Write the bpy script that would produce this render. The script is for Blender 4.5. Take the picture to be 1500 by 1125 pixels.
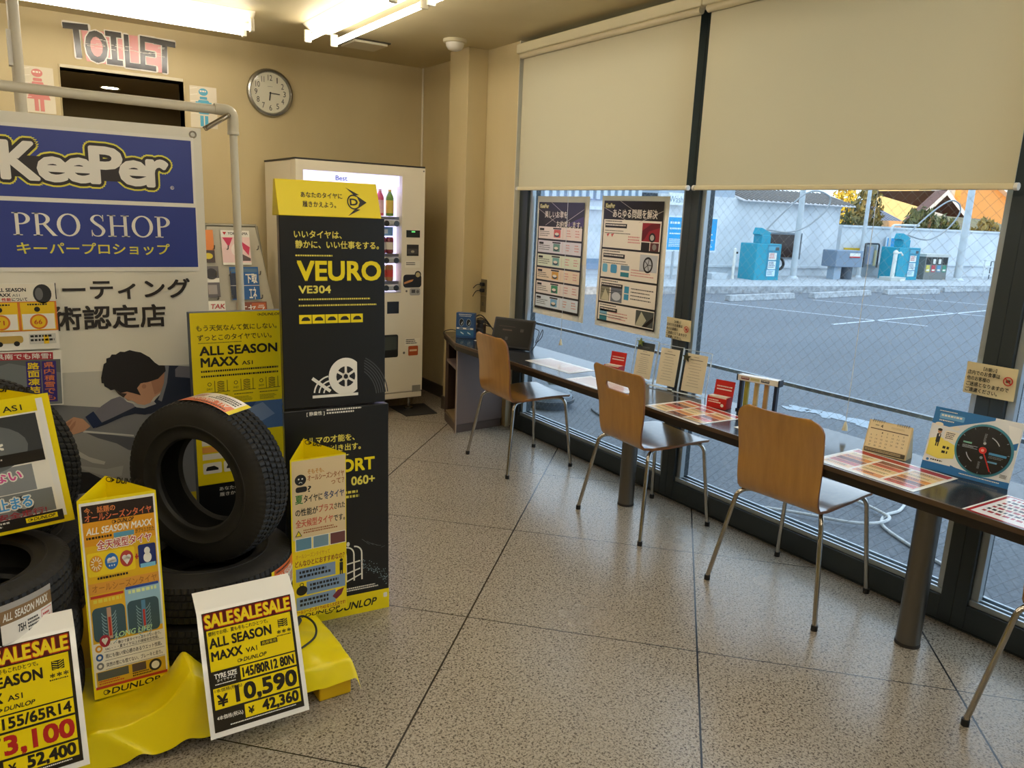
import bpy, bmesh, math, random
from math import sin, cos, pi, radians, sqrt
from mathutils import Vector, Matrix, Euler
random.seed(7)
for _o in list(bpy.data.objects): bpy.data.objects.remove(_o)
S = bpy.context.scene
COL = S.collection

# ---------------------------------------------------------------- camera, world, sun, exposure
YAW, PITCH, ROLL, FPX = 0.5933, 0.2195, 0.043, 1119.74
_f = Vector((sin(YAW)*cos(PITCH), cos(YAW)*cos(PITCH), -sin(PITCH)))
_r = Vector((cos(YAW), -sin(YAW), 0)); _u = _r.cross(_f)
_r2 = cos(ROLL)*_r + sin(ROLL)*_u; _u2 = -sin(ROLL)*_r + cos(ROLL)*_u
cam = bpy.data.cameras.new('camera'); cam.sensor_width = 36; cam.lens = FPX/1500*36
cam.clip_start = 0.05; cam.clip_end = 300
co = bpy.data.objects.new('camera', cam); COL.objects.link(co)
_m = Matrix((_r2, _u2, -_f)).transposed().to_4x4(); _m.translation = (-2.938, -5.8037, 1.5)
co.matrix_world = _m; S.camera = co

W = bpy.data.worlds.new('sky'); S.world = W; W.use_nodes = True
bg = W.node_tree.nodes['Background']; bg.inputs[0].default_value = (0.68, 0.84, 1.0, 1); bg.inputs[1].default_value = 1.12
sun = bpy.data.lights.new('sun', 'SUN'); sun.energy = 2.3; sun.color = (1, .62, .25); sun.angle = radians(1)
so = bpy.data.objects.new('sun', sun); COL.objects.link(so)
so.rotation_euler = Vector((0.93, 0.33, -0.16)).to_track_quat('-Z', 'Y').to_euler()
S.view_settings.view_transform = 'Standard'; S.view_settings.look = 'None'
S.view_settings.exposure = 1.1; S.view_settings.gamma = 1.0; S.view_settings.use_curve_mapping = False
try:
    S.cycles.use_denoising = True; S.cycles.max_bounces = 10; S.cycles.transparent_max_bounces = 24
    S.cycles.caustics_reflective = False; S.cycles.caustics_refractive = False
    S.cycles.sample_clamp_indirect = 6
except Exception: pass

# ---------------------------------------------------------------- materials
def lin(h):
    h = h.lstrip('#'); c = [int(h[i:i+2], 16)/255 for i in (0, 2, 4)]
    return tuple((x/12.92 if x <= .04045 else ((x+.055)/1.055)**2.4) for x in c) + (1,)
MT = {}
def M(hexc, rough=.5, metal=0., spec=.5, coat=0., emit=0., key=None):
    k = key or ('%s_%s_%s_%s_%s_%s' % (hexc, rough, metal, spec, coat, emit))
    if k in MT: return MT[k]
    m = bpy.data.materials.new(k); m.use_nodes = True; b = m.node_tree.nodes['Principled BSDF']
    b.inputs['Base Color'].default_value = lin(hexc); b.inputs['Roughness'].default_value = rough
    b.inputs['Metallic'].default_value = metal; b.inputs['Specular IOR Level'].default_value = spec
    b.inputs['Coat Weight'].default_value = coat; b.inputs['Coat Roughness'].default_value = .05
    if emit: b.inputs['Emission Color'].default_value = lin(hexc); b.inputs['Emission Strength'].default_value = emit
    MT[k] = m; return m
class NT:
    """small node-graph helper"""
    def __init__(s, name):
        s.m = bpy.data.materials.new(name); s.m.use_nodes = True; s.t = s.m.node_tree; s.b = s.t.nodes['Principled BSDF']
        s.out = s.t.nodes['Material Output']
    def n(s, typ, **kw):
        x = s.t.nodes.new(typ)
        for k, v in kw.items():
            if k.startswith('i_'):
                kk = k[2:]; kk = int(kk) if kk.isdigit() else kk.replace('_', ' ')
                x.inputs[kk].default_value = v
            else: setattr(x, k, v)
        return x
    def l(s, a, b): s.t.links.new(a, b)
    def math(s, op, a, b=None, c=None):
        x = s.t.nodes.new('ShaderNodeMath'); x.operation = op
        for i, v in enumerate((a, b, c)):
            if v is None: continue
            if isinstance(v, (int, float)): x.inputs[i].default_value = v
            else: s.l(v, x.inputs[i])
        return x.outputs[0]
    def mix(s, fac, a, b):
        x = s.t.nodes.new('ShaderNodeMix'); x.data_type = 'RGBA'
        for i, v in ((0, fac), (6, a), (7, b)):
            if isinstance(v, (int, float, tuple)): x.inputs[i].default_value = v
            else: s.l(v, x.inputs[i])
        return x.outputs[2]
    def ramp(s, fac, stops):
        x = s.t.nodes.new('ShaderNodeValToRGB'); s.l(fac, x.inputs[0]); e = x.color_ramp.elements
        while len(e) < len(stops): e.new(.5)
        for i, (p, c) in enumerate(stops): e[i].position = p; e[i].color = c
        return x.outputs[0]
def noisy(name, c1, c2, scale, rough=.6, detail=3, lo=.35, hi=.65, stretch=(1, 1, 1), bump=0, metal=0, spec=.5, coat=0):
    g = NT(name); tc = g.n('ShaderNodeTexCoord'); mp = g.n('ShaderNodeMapping'); mp.inputs['Scale'].default_value = stretch
    g.l(tc.outputs['Object'], mp.inputs[0]); nz = g.n('ShaderNodeTexNoise', i_Scale=scale, i_Detail=detail); g.l(mp.outputs[0], nz.inputs['Vector'])
    g.l(g.ramp(nz.outputs[0], [(lo, lin(c1)), (hi, lin(c2))]), g.b.inputs['Base Color'])
    g.b.inputs['Roughness'].default_value = rough; g.b.inputs['Metallic'].default_value = metal
    g.b.inputs['Specular IOR Level'].default_value = spec; g.b.inputs['Coat Weight'].default_value = coat
    if bump:
        bp = g.n('ShaderNodeBump', i_Strength=bump, i_Distance=.01); g.l(nz.outputs[0], bp.inputs['Height']); g.l(bp.outputs[0], g.b.inputs['Normal'])
    return g.m
def mat_floor():
    g = NT('terrazzo'); pos = g.n('ShaderNodeNewGeometry').outputs['Position']; sp = g.n('ShaderNodeSeparateXYZ'); g.l(pos, sp.inputs[0])
    th, s, t0, l0 = .7955, .8515, -1.9014, .5786
    x, y = sp.outputs[0], sp.outputs[1]
    a = g.math('ADD', g.math('MULTIPLY', x, sin(th)), g.math('MULTIPLY', y, cos(th)))
    b = g.math('SUBTRACT', g.math('MULTIPLY', x, cos(th)), g.math('MULTIPLY', y, sin(th)))
    def joint(v, off, w):
        q = g.math('ADD', g.math('DIVIDE', g.math('SUBTRACT', v, off), s), .5)
        fr = g.math('FRACT', q)
        return g.math('LESS_THAN', g.math('ABSOLUTE', g.math('SUBTRACT', fr, .5)), w/s/2)
    j = g.math('MAXIMUM', joint(a, t0, .0045), joint(b, l0, .0065))
    n1 = g.n('ShaderNodeTexNoise', i_Scale=150., i_Detail=1.5, i_Roughness=.5); g.l(pos, n1.inputs['Vector'])
    n1.inputs['Distortion'].default_value = .8
    n2 = g.n('ShaderNodeTexNoise', i_Scale=1.7, i_Detail=4.); g.l(pos, n2.inputs['Vector'])
    c = g.ramp(n1.outputs[0], [(.30, lin('#3d362d')), (.39, lin('#655c50')), (.455, lin('#9c9282')), (.62, lin('#b6ac9b'))])
    c = g.mix(g.math('MULTIPLY', n2.outputs[0], .35), c, lin('#8a7d69'))
    c = g.mix(j, c, lin('#1b1714')); g.l(c, g.b.inputs['Base Color'])
    rr = g.math('ADD', g.math('MULTIPLY', n2.outputs[0], .16), .17); g.l(rr, g.b.inputs['Roughness'])
    return g.m
def mat_wall(name, c1, c2):
    g = NT(name); tc = g.n('ShaderNodeNewGeometry').outputs['Position']
    n = g.n('ShaderNodeTexNoise', i_Scale=1.3, i_Detail=5.); mp = g.n('ShaderNodeMapping'); mp.inputs['Scale'].default_value = (1.5, 1.5, .45); g.l(tc, mp.inputs[0]); g.l(mp.outputs[0], n.inputs['Vector'])
    g.l(g.ramp(n.outputs[0], [(.3, lin(c1)), (.7, lin(c2))]), g.b.inputs['Base Color']); g.b.inputs['Roughness'].default_value = .55
    n2 = g.n('ShaderNodeTexNoise', i_Scale=160., i_Detail=2.); g.l(tc, n2.inputs['Vector'])
    bp = g.n('ShaderNodeBump', i_Strength=.08, i_Distance=.004); g.l(n2.outputs[0], bp.inputs['Height']); g.l(bp.outputs[0], g.b.inputs['Normal'])
    return g.m
def mat_glass():
    g = NT('wired_glass'); g.t.nodes.remove(g.b)
    pos = g.n('ShaderNodeNewGeometry').outputs['Position']; sp = g.n('ShaderNodeSeparateXYZ'); g.l(pos, sp.inputs[0])
    p = .05
    def wire(v):
        fr = g.math('FRACT', g.math('DIVIDE', v, p)); return g.math('LESS_THAN', g.math('ABSOLUTE', g.math('SUBTRACT', fr, .5)), .0003/p)
    y2 = g.math('MULTIPLY', sp.outputs[1], 1.0)
    wv = g.math('MAXIMUM', wire(g.math('ADD', y2, sp.outputs[2])), wire(g.math('SUBTRACT', y2, sp.outputs[2])))
    tr = g.n('ShaderNodeBsdfTransparent'); tr.inputs[0].default_value = (.93, .96, .98, 1)
    gl = g.n('ShaderNodeBsdfGlossy'); gl.inputs['Roughness'].default_value = .01
    lw = g.n('ShaderNodeFresnel', i_IOR=1.45); fro = g.math('MULTIPLY', lw.outputs[0], g.math('SUBTRACT', 1., g.n('ShaderNodeNewGeometry').outputs['Backfacing']))
    m1 = g.n('ShaderNodeMixShader'); g.l(fro, m1.inputs[0]); g.l(tr.outputs[0], m1.inputs[1]); g.l(gl.outputs[0], m1.inputs[2])
    df = g.n('ShaderNodeBsdfDiffuse'); df.inputs[0].default_value = lin('#b9c1c7')
    m2 = g.n('ShaderNodeMixShader'); g.l(wv, m2.inputs[0]); g.l(m1.outputs[0], m2.inputs[1]); g.l(df.outputs[0], m2.inputs[2])
    g.l(m2.outputs[0], g.out.inputs[0]); return g.m
def mat_clear(name, tint=(.97, .98, .98, 1), refl=1.45):
    g = NT(name); g.t.nodes.remove(g.b)
    tr = g.n('ShaderNodeBsdfTransparent'); tr.inputs[0].default_value = tint
    gl = g.n('ShaderNodeBsdfGlossy'); gl.inputs['Roughness'].default_value = .03; lw = g.n('ShaderNodeFresnel', i_IOR=refl); fro = g.math('MULTIPLY', lw.outputs[0], g.math('SUBTRACT', 1., g.n('ShaderNodeNewGeometry').outputs['Backfacing']))
    m1 = g.n('ShaderNodeMixShader'); g.l(fro, m1.inputs[0]); g.l(tr.outputs[0], m1.inputs[1]); g.l(gl.outputs[0], m1.inputs[2])
    g.l(m1.outputs[0], g.out.inputs[0]); return g.m
def mat_blind():
    g = NT('blind_fabric'); g.t.nodes.remove(g.b)
    d = g.n('ShaderNodeBsdfDiffuse'); d.inputs[0].default_value = lin('#cdc2a0'); t = g.n('ShaderNodeBsdfTranslucent'); t.inputs[0].default_value = lin('#d8c79c')
    m1 = g.n('ShaderNodeMixShader', i_Fac=.22); g.l(d.outputs[0], m1.inputs[1]); g.l(t.outputs[0], m1.inputs[2]); g.l(m1.outputs[0], g.out.inputs[0]); return g.m
def mat_asphalt():
    g = NT('asphalt'); pos = g.n('ShaderNodeNewGeometry').outputs['Position']
    n1 = g.n('ShaderNodeTexNoise', i_Scale=45., i_Detail=4.); g.l(pos, n1.inputs['Vector'])
    n2 = g.n('ShaderNodeTexNoise', i_Scale=.5, i_Detail=5.); mp = g.n('ShaderNodeMapping'); mp.inputs['Scale'].default_value = (.5, 1.6, 1); g.l(pos, mp.inputs[0]); g.l(mp.outputs[0], n2.inputs['Vector'])
    n3 = g.n('ShaderNodeTexNoise', i_Scale=2.3, i_Detail=6., i_Roughness=.7); g.l(pos, n3.inputs['Vector'])
    c = g.ramp(n1.outputs[0], [(.3, lin('#5f656d')), (.7, lin('#868c93'))])
    c2 = g.mix(g.math('MULTIPLY', n2.outputs[0], .6), c, lin('#53585f'))
    g.l(c2, g.b.inputs['Base Color']); g.b.inputs['Roughness'].default_value = .85; return g.m
def mat_rings(name, c1, c2, scale, axis='Y', rough=.35, coat=.0):
    g = NT(name); tc = g.n('ShaderNodeTexCoord'); mp = g.n('ShaderNodeMapping'); mp.inputs['Scale'].default_value = (14, 14, 1.1); g.l(tc.outputs['Object'], mp.inputs[0])
    n = g.n('ShaderNodeTexNoise', i_Scale=scale, i_Detail=5., i_Roughness=.6); g.l(mp.outputs[0], n.inputs['Vector'])
    g.l(g.ramp(n.outputs[0], [(.3, lin(c1)), (.7, lin(c2))]), g.b.inputs['Base Color']); g.b.inputs['Roughness'].default_value = rough
    g.b.inputs['Coat Weight'].default_value = coat; g.b.inputs['Coat Roughness'].default_value = .14; g.b.inputs['Coat IOR'].default_value = 1.7; return g.m

FLOOR = mat_floor(); WALL = mat_wall('wall_paint', '#c2af82', '#cdbc90'); CEIL = mat_wall('ceiling_paint', '#c8b98e', '#d0c298')
GLASS = mat_glass(); ACRYL = mat_clear('clear_acrylic'); BLIND = mat_blind(); ASPH = mat_asphalt()
WOOD = mat_rings('honey_plywood', '#a4722c', '#b68336', 2.2, rough=.38, coat=1.)
FRAME = M('#3b4347', .38, .35); FRAME2 = M('#b4bec4', .3, .5); CHROME = M('#b9b4ab', .18, 1.); STEEL = M('#75716a', .32, 1.)  # FRAME2: bead metal lightened so its colour carries the sky reflection
BLACK = M('#141414', .5); RUB = noisy('tyre_rubber', '#1c1b19', '#272522', 9, rough=.62, bump=.05, spec=.4); WHITE = M('#e9e6dc', .45); IVORY = M('#dcd3b8', .4)
YEL = M('#f0d800', .42); YELP = M('#f2da08', .4); PAPER = M('#efeadb', .55); LAM = M('#f1eee4', .16, spec=.6); INK = M('#17140f', .5)
CREAM = M('#d9cda8', .5); NAVY = M('#26356f', .45); TEAL = M('#1e9ab2', .45); RED = M('#c81e1e', .4)
def P(h, rough=.45): return M(h, rough)

# ---------------------------------------------------------------- mesh helpers
class MB:
    def __init__(s): s.v = []; s.f = []; s.mi = []; s.mats = []; s.sm = []
    def mat(s, m):
        if m not in s.mats: s.mats.append(m)
        return s.mats.index(m)
    def add(s, vs, fs, m, smooth=False):
        o = len(s.v); i = s.mat(m); s.v += [tuple(v) for v in vs]
        for f in fs: s.f.append(tuple(o+k for k in f)); s.mi.append(i); s.sm.append(smooth)
        return s
    def box(s, c, d, m, rot=None):
        hx, hy, hz = d[0]/2, d[1]/2, d[2]/2
        vs = [Vector((x, y, z)) for z in (-hz, hz) for y in (-hy, hy) for x in (-hx, hx)]
        if rot is not None:
            R_ = Euler(rot).to_matrix(); vs = [R_ @ v for v in vs]
        vs = [v+Vector(c) for v in vs]
        return s.add(vs, [(0, 2, 3, 1), (4, 5, 7, 6), (0, 1, 5, 4), (2, 6, 7, 3), (0, 4, 6, 2), (1, 3, 7, 5)], m)
    def bx(s, x0, x1, y0, y1, z0, z1, m): return s.box(((x0+x1)/2, (y0+y1)/2, (z0+z1)/2), (abs(x1-x0), abs(y1-y0), abs(z1-z0)), m)
    def prism(s, pts, z0, z1, m, axis='z'):
        n = len(pts)
        def T(p, h): return {'z': (p[0], p[1], h), 'y': (p[0], h, p[1]), 'x': (h, p[0], p[1])}[axis]
        vs = [T(p, z0) for p in pts]+[T(p, z1) for p in pts]
        return s.add(vs, [tuple(range(n))[::-1], tuple(range(n, 2*n))]+[(i, (i+1) % n, n+(i+1) % n, n+i) for i in range(n)], m)
    def tube(s, path, r, m, n=10, closed=False, caps=True):
        P_ = [Vector(p) for p in path]; k = len(P_); rs = r if isinstance(r, (list, tuple)) else [r]*k
        tg = []
        for i in range(k):
            a = P_[(i-1) % k] if (closed or i > 0) else P_[i]; b = P_[(i+1) % k] if (closed or i < k-1) else P_[i]
            tg.append((b-a).normalized())
        up = Vector((0, 0, 1)) if abs(tg[0].z) < .9 else Vector((1, 0, 0)); nn = (up-tg[0]*up.dot(tg[0])).normalized()
        vs = []
        for i in range(k):
            nn = nn-tg[i]*nn.dot(tg[i]); nn = nn.normalized() if nn.length > 1e-6 else tg[i].orthogonal().normalized(); bb = tg[i].cross(nn)
            for j in range(n): a = 2*pi*j/n; vs.append(P_[i]+(nn*cos(a)+bb*sin(a))*rs[i])
        fs = [(i*n+j, i*n+(j+1) % n, ((i+1) % k)*n+(j+1) % n, ((i+1) % k)*n+j) for i in range(k if closed else k-1) for j in range(n)]
        if not closed and caps: fs += [tuple(range(n))[::-1], tuple((k-1)*n+j for j in range(n))]
        return s.add(vs, fs, m, True)
    def cyl(s, p0, p1, r, m, n=24, r1=None):
        return s.tube([p0, p1], [r, r if r1 is None else r1], m, n)
    def lathe(s, prof, m, n=32, c=(0, 0, 0), axis='z', closed=False):
        k = len(prof); vs = []
        for j in range(n):
            a = 2*pi*j/n
            for (r, h) in prof:
                p = (r*cos(a), r*sin(a), h)
                if axis == 'y': p = (p[0], p[2], p[1])
                elif axis == 'x': p = (p[2], p[0], p[1])
                vs.append((p[0]+c[0], p[1]+c[1], p[2]+c[2]))
        fs = [(j*k+i, ((j+1) % n)*k+i, ((j+1) % n)*k+(i+1) % k, j*k+(i+1) % k) for j in range(n) for i in range(k if closed else k-1)]
        return s.add(vs, fs, m, True)
    def sphere(s, c, r, m, n=12, sc=(1, 1, 1)):
        pr = [(max(1e-4, r*sin(pi*i/n)), -r*cos(pi*i/n)) for i in range(n+1)]
        o = len(s.v); s.lathe(pr, m, n*2)
        for i in range(o, len(s.v)): v = s.v[i]; s.v[i] = (v[0]*sc[0]+c[0], v[1]*sc[1]+c[1], v[2]*sc[2]+c[2])
        return s
    def build(s, name, parent=None, bevel=0, seg=2, rel=True, weld=False):
        off = Vector((0, 0, 0))
        if parent is not None and rel: off = abs_loc(parent)
        me = bpy.data.meshes.new(name); me.from_pydata([tuple(Vector(v)-off) for v in s.v], [], s.f)
        for m in s.mats: me.materials.append(m)
        me.polygons.foreach_set('material_index', s.mi); me.polygons.foreach_set('use_smooth', s.sm); me.update()
        bm = bmesh.new(); bm.from_mesh(me)
        if weld: bmesh.ops.remove_doubles(bm, verts=bm.verts, dist=1e-5)
        bmesh.ops.recalc_face_normals(bm, faces=bm.faces); bm.to_mesh(me); bm.free()
        o = bpy.data.objects.new(name, me); COL.objects.link(o)
        if parent is not None: o.parent = parent
        if bevel:
            b = o.modifiers.new('bevel', 'BEVEL'); b.width = bevel; b.segments = seg; b.limit_method = 'ANGLE'; b.angle_limit = radians(40)
            b.harden_normals = False
        if any(s.sm):
            try:
                me.set_sharp_from_angle(angle=radians(38))
            except Exception: pass
        return o
def abs_loc(o):
    v = Vector(o.location)
    while o.parent is not None: o = o.parent; v = v+Vector(o.location)
    return v
def tag(o, label, cat, group=None):
    o['label'] = label; o['category'] = cat
    if group: o['group'] = group
    return o
def thing(name, label, cat, loc=(0, 0, 0), rz=0, group=None, tilt=0, roll=0):
    o = bpy.data.objects.new(name, None); COL.objects.link(o); o.empty_display_size = .1
    o.location = loc; o.rotation_euler = (radians(tilt), radians(roll), radians(rz)); return tag(o, label, cat, group)
def struct(o): o['kind'] = 'structure'; return o
def copy_tree(o, parent=None):
    c = o.copy(); COL.objects.link(c)
    if parent is not None: c.parent = parent
    for ch in list(o.children): copy_tree(ch, c)
    return c
def smooth_path(pts, k=8, closed=False):
    P_ = [Vector(p) for p in pts]; n = len(P_); out = []
    for i in range(n if closed else n-1):
        p0 = P_[(i-1) % n] if (closed or i > 0) else P_[i]; p1 = P_[i]; p2 = P_[(i+1) % n]; p3 = P_[(i+2) % n] if (closed or i+2 < n) else p2
        for j in range(k):
            t = j/k; out.append(.5*((2*p1)+(p2-p0)*t+(2*p0-5*p1+4*p2-p3)*t*t+(3*p1-p0-3*p2+p3)*t**3))
    if not closed: out.append(P_[-1])
    return out
def bent(pts, r=.03, k=5):
    """polyline with rounded corners"""
    P_ = [Vector(p) for p in pts]; out = [P_[0]]
    for i in range(1, len(P_)-1):
        a, b, c = P_[i-1], P_[i], P_[i+1]; d1 = (a-b).normalized(); d2 = (c-b).normalized(); rr = min(r, (a-b).length*.45, (c-b).length*.45)
        s, e = b+d1*rr, b+d2*rr
        for j in range(k+1): t = j/k; out.append(s*(1-t)**2+b*2*t*(1-t)+e*t*t)
    return out+[P_[-1]]

# ---------------------------------------------------------------- printed graphics: flat art in a panel's own units (x right, y down)
_tc = {}
def text_mesh(body, bold=0.):
    k = (body, round(bold, 3))
    if k not in _tc:
        c = bpy.data.curves.new('t', 'FONT'); c.body = body; c.size = 1; c.offset = bold; c.resolution_u = 3
        o = bpy.data.objects.new('t', c); me = bpy.data.meshes.new_from_object(o)
        vs = [(v.co.x, v.co.y) for v in me.vertices]; fs = [tuple(p.vertices) for p in me.polygons]
        bpy.data.objects.remove(o); bpy.data.curves.remove(c); bpy.data.meshes.remove(me)
        _tc[k] = (vs, fs)
    return _tc[k]
class Art:
    def __init__(s, Wm, Hm, uw, uh, step=.00035, map=None):
        s.W, s.H, s.sx, s.sy, s.step = Wm, Hm, Wm/uw, Hm/uh, step; s.mb = MB(); s.map = map
    def _p(s, x, y, l):
        u, v = x*s.sx-s.W/2, s.H-y*s.sy
        return s.map(u, v, l*s.step+.0006) if s.map else (u, -(l*s.step+.0006), v)
    def poly(s, pts, m, l=1): s.mb.add([s._p(x, y, l) for x, y in pts], [tuple(range(len(pts)))], m); return s
    def rect(s, x, y, w, h, m, l=1): return s.poly([(x, y), (x, y+h), (x+w, y+h), (x+w, y)], m, l)
    def rrect(s, x, y, w, h, r, m, l=1, k=4):
        pts = []
        for cx, cy, a0 in ((x+w-r, y+r, -90), (x+w-r, y+h-r, 0), (x+r, y+h-r, 90), (x+r, y+r, 180)):
            for i in range(k+1): a = radians(a0+90*i/k); pts.append((cx+r*cos(a), cy+r*sin(a)))
        return s.poly(pts[::-1], m, l)
    def ell(s, cx, cy, rx, ry, m, l=1, n=24, a0=0, a1=360):
        return s.poly([(cx+rx*cos(radians(a0+(a1-a0)*i/n)), cy-ry*sin(radians(a0+(a1-a0)*i/n))) for i in range(n if a1-a0 >= 360 else n+1)], m, l)
    def ring(s, cx, cy, r0, r1, m, l=1, a0=0, a1=360, n=28, ky=1):
        vs = []
        for i in range(n+1):
            a = radians(a0+(a1-a0)*i/n)
            vs += [s._p(cx+r0*cos(a), cy-r0*sin(a)*ky, l), s._p(cx+r1*cos(a), cy-r1*sin(a)*ky, l)]
        s.mb.add(vs, [(2*i, 2*i+1, 2*i+3, 2*i+2) for i in range(n)], m); return s
    def line(s, x0, y0, x1, y1, w, m, l=1):
        d = sqrt((x1-x0)**2+(y1-y0)**2) or 1; nx, ny = -(y1-y0)/d*w/2, (x1-x0)/d*w/2
        return s.poly([(x0+nx, y0+ny), (x1+nx, y1+ny), (x1-nx, y1-ny), (x0-nx, y0-ny)], m, l)
    def text(s, body, x, y, w, h, m, l=2, bold=.0, shear=0., rot=0., dx=0., dy=0.):
        vs, fs = text_mesh(body, 0.)
        if not vs: return s
        x0 = min(v[0] for v in vs); x1 = max(v[0] for v in vs); y0 = min(v[1] for v in vs); y1 = max(v[1] for v in vs)
        ca, sa = cos(radians(rot)), sin(radians(rot)); e = max(0, bold)*(h if h < w else w)*.75
        for n_, (ox, oy) in enumerate(((0, 0),) if e <= 0 else ((-e, -e), (e, -e), (-e, e), (e, e), (0, 0))):
            out = []
            for vx, vy in vs:
                a = e+(vx-x0)/(x1-x0)*(w-2*e)+ox; b = e+(y1-vy)/max(1e-6, y1-y0)*(h-2*e)+oy; a += shear*(h-b)
                a2, b2 = a-w/2, b-h/2; out.append(s._p(x+w/2+a2*ca-b2*sa+dx, y+h/2+a2*sa+b2*ca+dy, l+n_*.06))
            s.mb.add(out, fs, m)
        return s
    def halo(s, body, x, y, w, h, m, d, l=1, bold=.0, k=8, **kw):
        for i in range(k): s.text(body, x, y, w, h, m, l+i*.045, 0, dx=d*cos(2*pi*i/k), dy=d*sin(2*pi*i/k), **kw)
        return s
    def micro(s, x, y, w, h, rows, m, l=1, seed=0, fill=.55):
        """print too fine to read: rows of little strokes"""
        rg = random.Random(seed+int(x*7+y*13)); rh = h/rows
        for i in range(rows):
            cx = x; end = x+w*(rg.uniform(.7, 1) if rows > 1 else 1)
            while cx < end:
                ww = rh*rg.uniform(.35, .8); s.rect(cx, y+i*rh, min(ww, end-cx), rh*fill, m, l); cx += ww+rh*.22
        return s
    def build(s, parent, name='lettering'): return s.mb.build(name, parent, rel=False)
def dunlop(a, x, y, w, h, m, l=2):
    a.ring(x+h*.55, y+h*.5, h*.3, h*.42, m, l); a.poly([(x+h*.8, y), (x+h*1.5, y+h*.5), (x+h*.8, y+h), (x+h*1.05, y+h*.5)], m, l)
    a.text('DUNLOP', x+h*1.6, y, w-h*1.9, h, m, l, .035, shear=.25)
def board(parent, w, h, t, m, name='panel', bevel=0):
    return MB().bx(-w/2, w/2, 0, t, 0, h, m).build(name, parent, rel=False, bevel=bevel)

# ================================================================ ROOM
H = 2.59
def slab(name, x0, x1, y0, y1, z0, z1, m): return struct(MB().bx(x0, x1, y0, y1, z0, z1, m).build(name))
slab('floor', -7.2, .04, -9.6, 0, -.1, 0, FLOOR)
slab('ceiling', -7.2, .3, -9.6, .0, H, H+.12, CEIL)
# back wall with the opening to the toilets
ox0, ox1, oz = -2.52, -1.80, 2.27
mb = MB(); mb.bx(-7.2, ox0, 0, .15, 0, H, WALL); mb.bx(ox1, .3, 0, .15, 0, H, WALL); mb.bx(ox0, ox1, 0, .15, oz, H, WALL)
struct(mb.build('wall_back'))
slab('wall_right', 0, .18, -1.379, 0, 0, H, WALL)
struct(MB().bx(-7.35, .3, -9.75, 9., H+.12, 6.6, M('#cfc9ba', .7)).build('wall_sun_block'))  # unseen upper mass, added to keep the low sun off the forecourt
slab('wall_left', -7.35, -7.2, -9.6, .15, 0, H, WALL)
slab('wall_front', -7.2, .3, -9.75, -9.6, 0, H, WALL)
struct(MB().bx(-.158, .0, -.986, -.727, 0, H, WALL).build('trim_1', bevel=.004))       # boxed-out pillar in the corner
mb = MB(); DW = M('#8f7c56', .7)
mb.bx(ox0-.4, ox1+.4, 1.6, 1.7, 0, H, DW); mb.bx(ox0-.5, ox0-.4, .15, 1.7, 0, H, DW); mb.bx(ox1+.4, ox1+.5, .15, 1.7, 0, H, DW)
mb.bx(ox0-.5, ox1+.5, .15, 1.7, 2.272, 2.36, DW); mb.bx(ox0-.4, ox1+.4, .15, 1.6, -.1, 0, DW)
struct(mb.build('wall_corridor'))
mb = MB(); mb.bx(ox0-.008, ox0, -.006, .15, 0, oz+.02, WALL); mb.bx(ox1, ox1+.008, -.006, .15, 0, oz+.02, WALL); mb.bx(ox0, ox1, -.006, .15, oz, oz+.02, IVORY)
struct(mb.build('door_1', bevel=.003))
BB = M('#4a4238', .5)
struct(MB().bx(-7.2, ox0-.04, -.012, 0, 0, .1, BB).bx(ox1+.04, 0, -.012, 0, 0, .1, BB).build('baseboard_back'))
struct(MB().bx(-.012, 0, -.727, -.012, 0, .1, BB).bx(-.17, -.158, -.99, -.727, 0, .1, BB).build('baseboard_right'))
struct(MB().cyl((-.006, -.006, 0), (-.006, -.006, H), .008, IVORY, 8).build('trim_2'))

# window wall: each glazed bay is a window with frame, beads and one wired pane
X0 = .04
def window(nm, ya, yb, first=False):
    w = bpy.data.objects.new(nm, None); COL.objects.link(w); w.location = (X0, (ya+yb)/2, 0); w['kind'] = 'structure'
    wl = .10
    mb = MB()
    mb.bx(X0, X0+.11, ya-(.10 if first else .05), ya, 0, H, FRAME); mb.bx(X0, X0+.11, yb, yb+.05, 0, H, FRAME)
    a, b = ya-(.10 if first else .05), yb+.05
    mb.bx(X0, X0+.11, b, a, 0, .105, FRAME); mb.bx(X0, X0+.11, b, a, 2.46, H, FRAME)
    mb.build('window_frame', w, bevel=.003)
    bd = MB()
    for xx, w2 in ((X0+.012, .012), (X0+.045, .012), (X0+.085, .012)):
        bd.bx(xx, xx+w2, b, a, .105, .128, FRAME2)
    for yy in (a, b):
        s = -1 if yy == a else 1
        bd.bx(X0+.02, X0+.05, yy, yy+s*.028, .128, 2.46, FRAME2); bd.bx(X0+.06, X0+.1, yy, yy+s*.012, .128, 2.46, FRAME)
    bd.build('glazing_bead', w, bevel=.002)
    MB().bx(X0+.052, X0+.058, b, a, .11, 2.46, GLASS).build('window_pane', w)
    MB().bx(X0+.064, X0+.086, b, a, .762, .778, M('#7d8a94', .35, .6)).build('glazing_bar', w)
    return w
window('window_1', -1.379, -2.957, True); window('window_2', -2.957, -4.517); window('window_3', -4.517, -6.1); window('window_4', -6.1, -7.7); window('window_5', -7.7, -9.6)
struct(MB().bx(X0-.006, X0, -9.6, -1.379, 0, .006, M('#20262a', .6)).build('trim_3'))
struct(MB().bx(-.004, X0, -1.384, -1.379, 0, H, IVORY).build('trim_4'))

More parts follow.
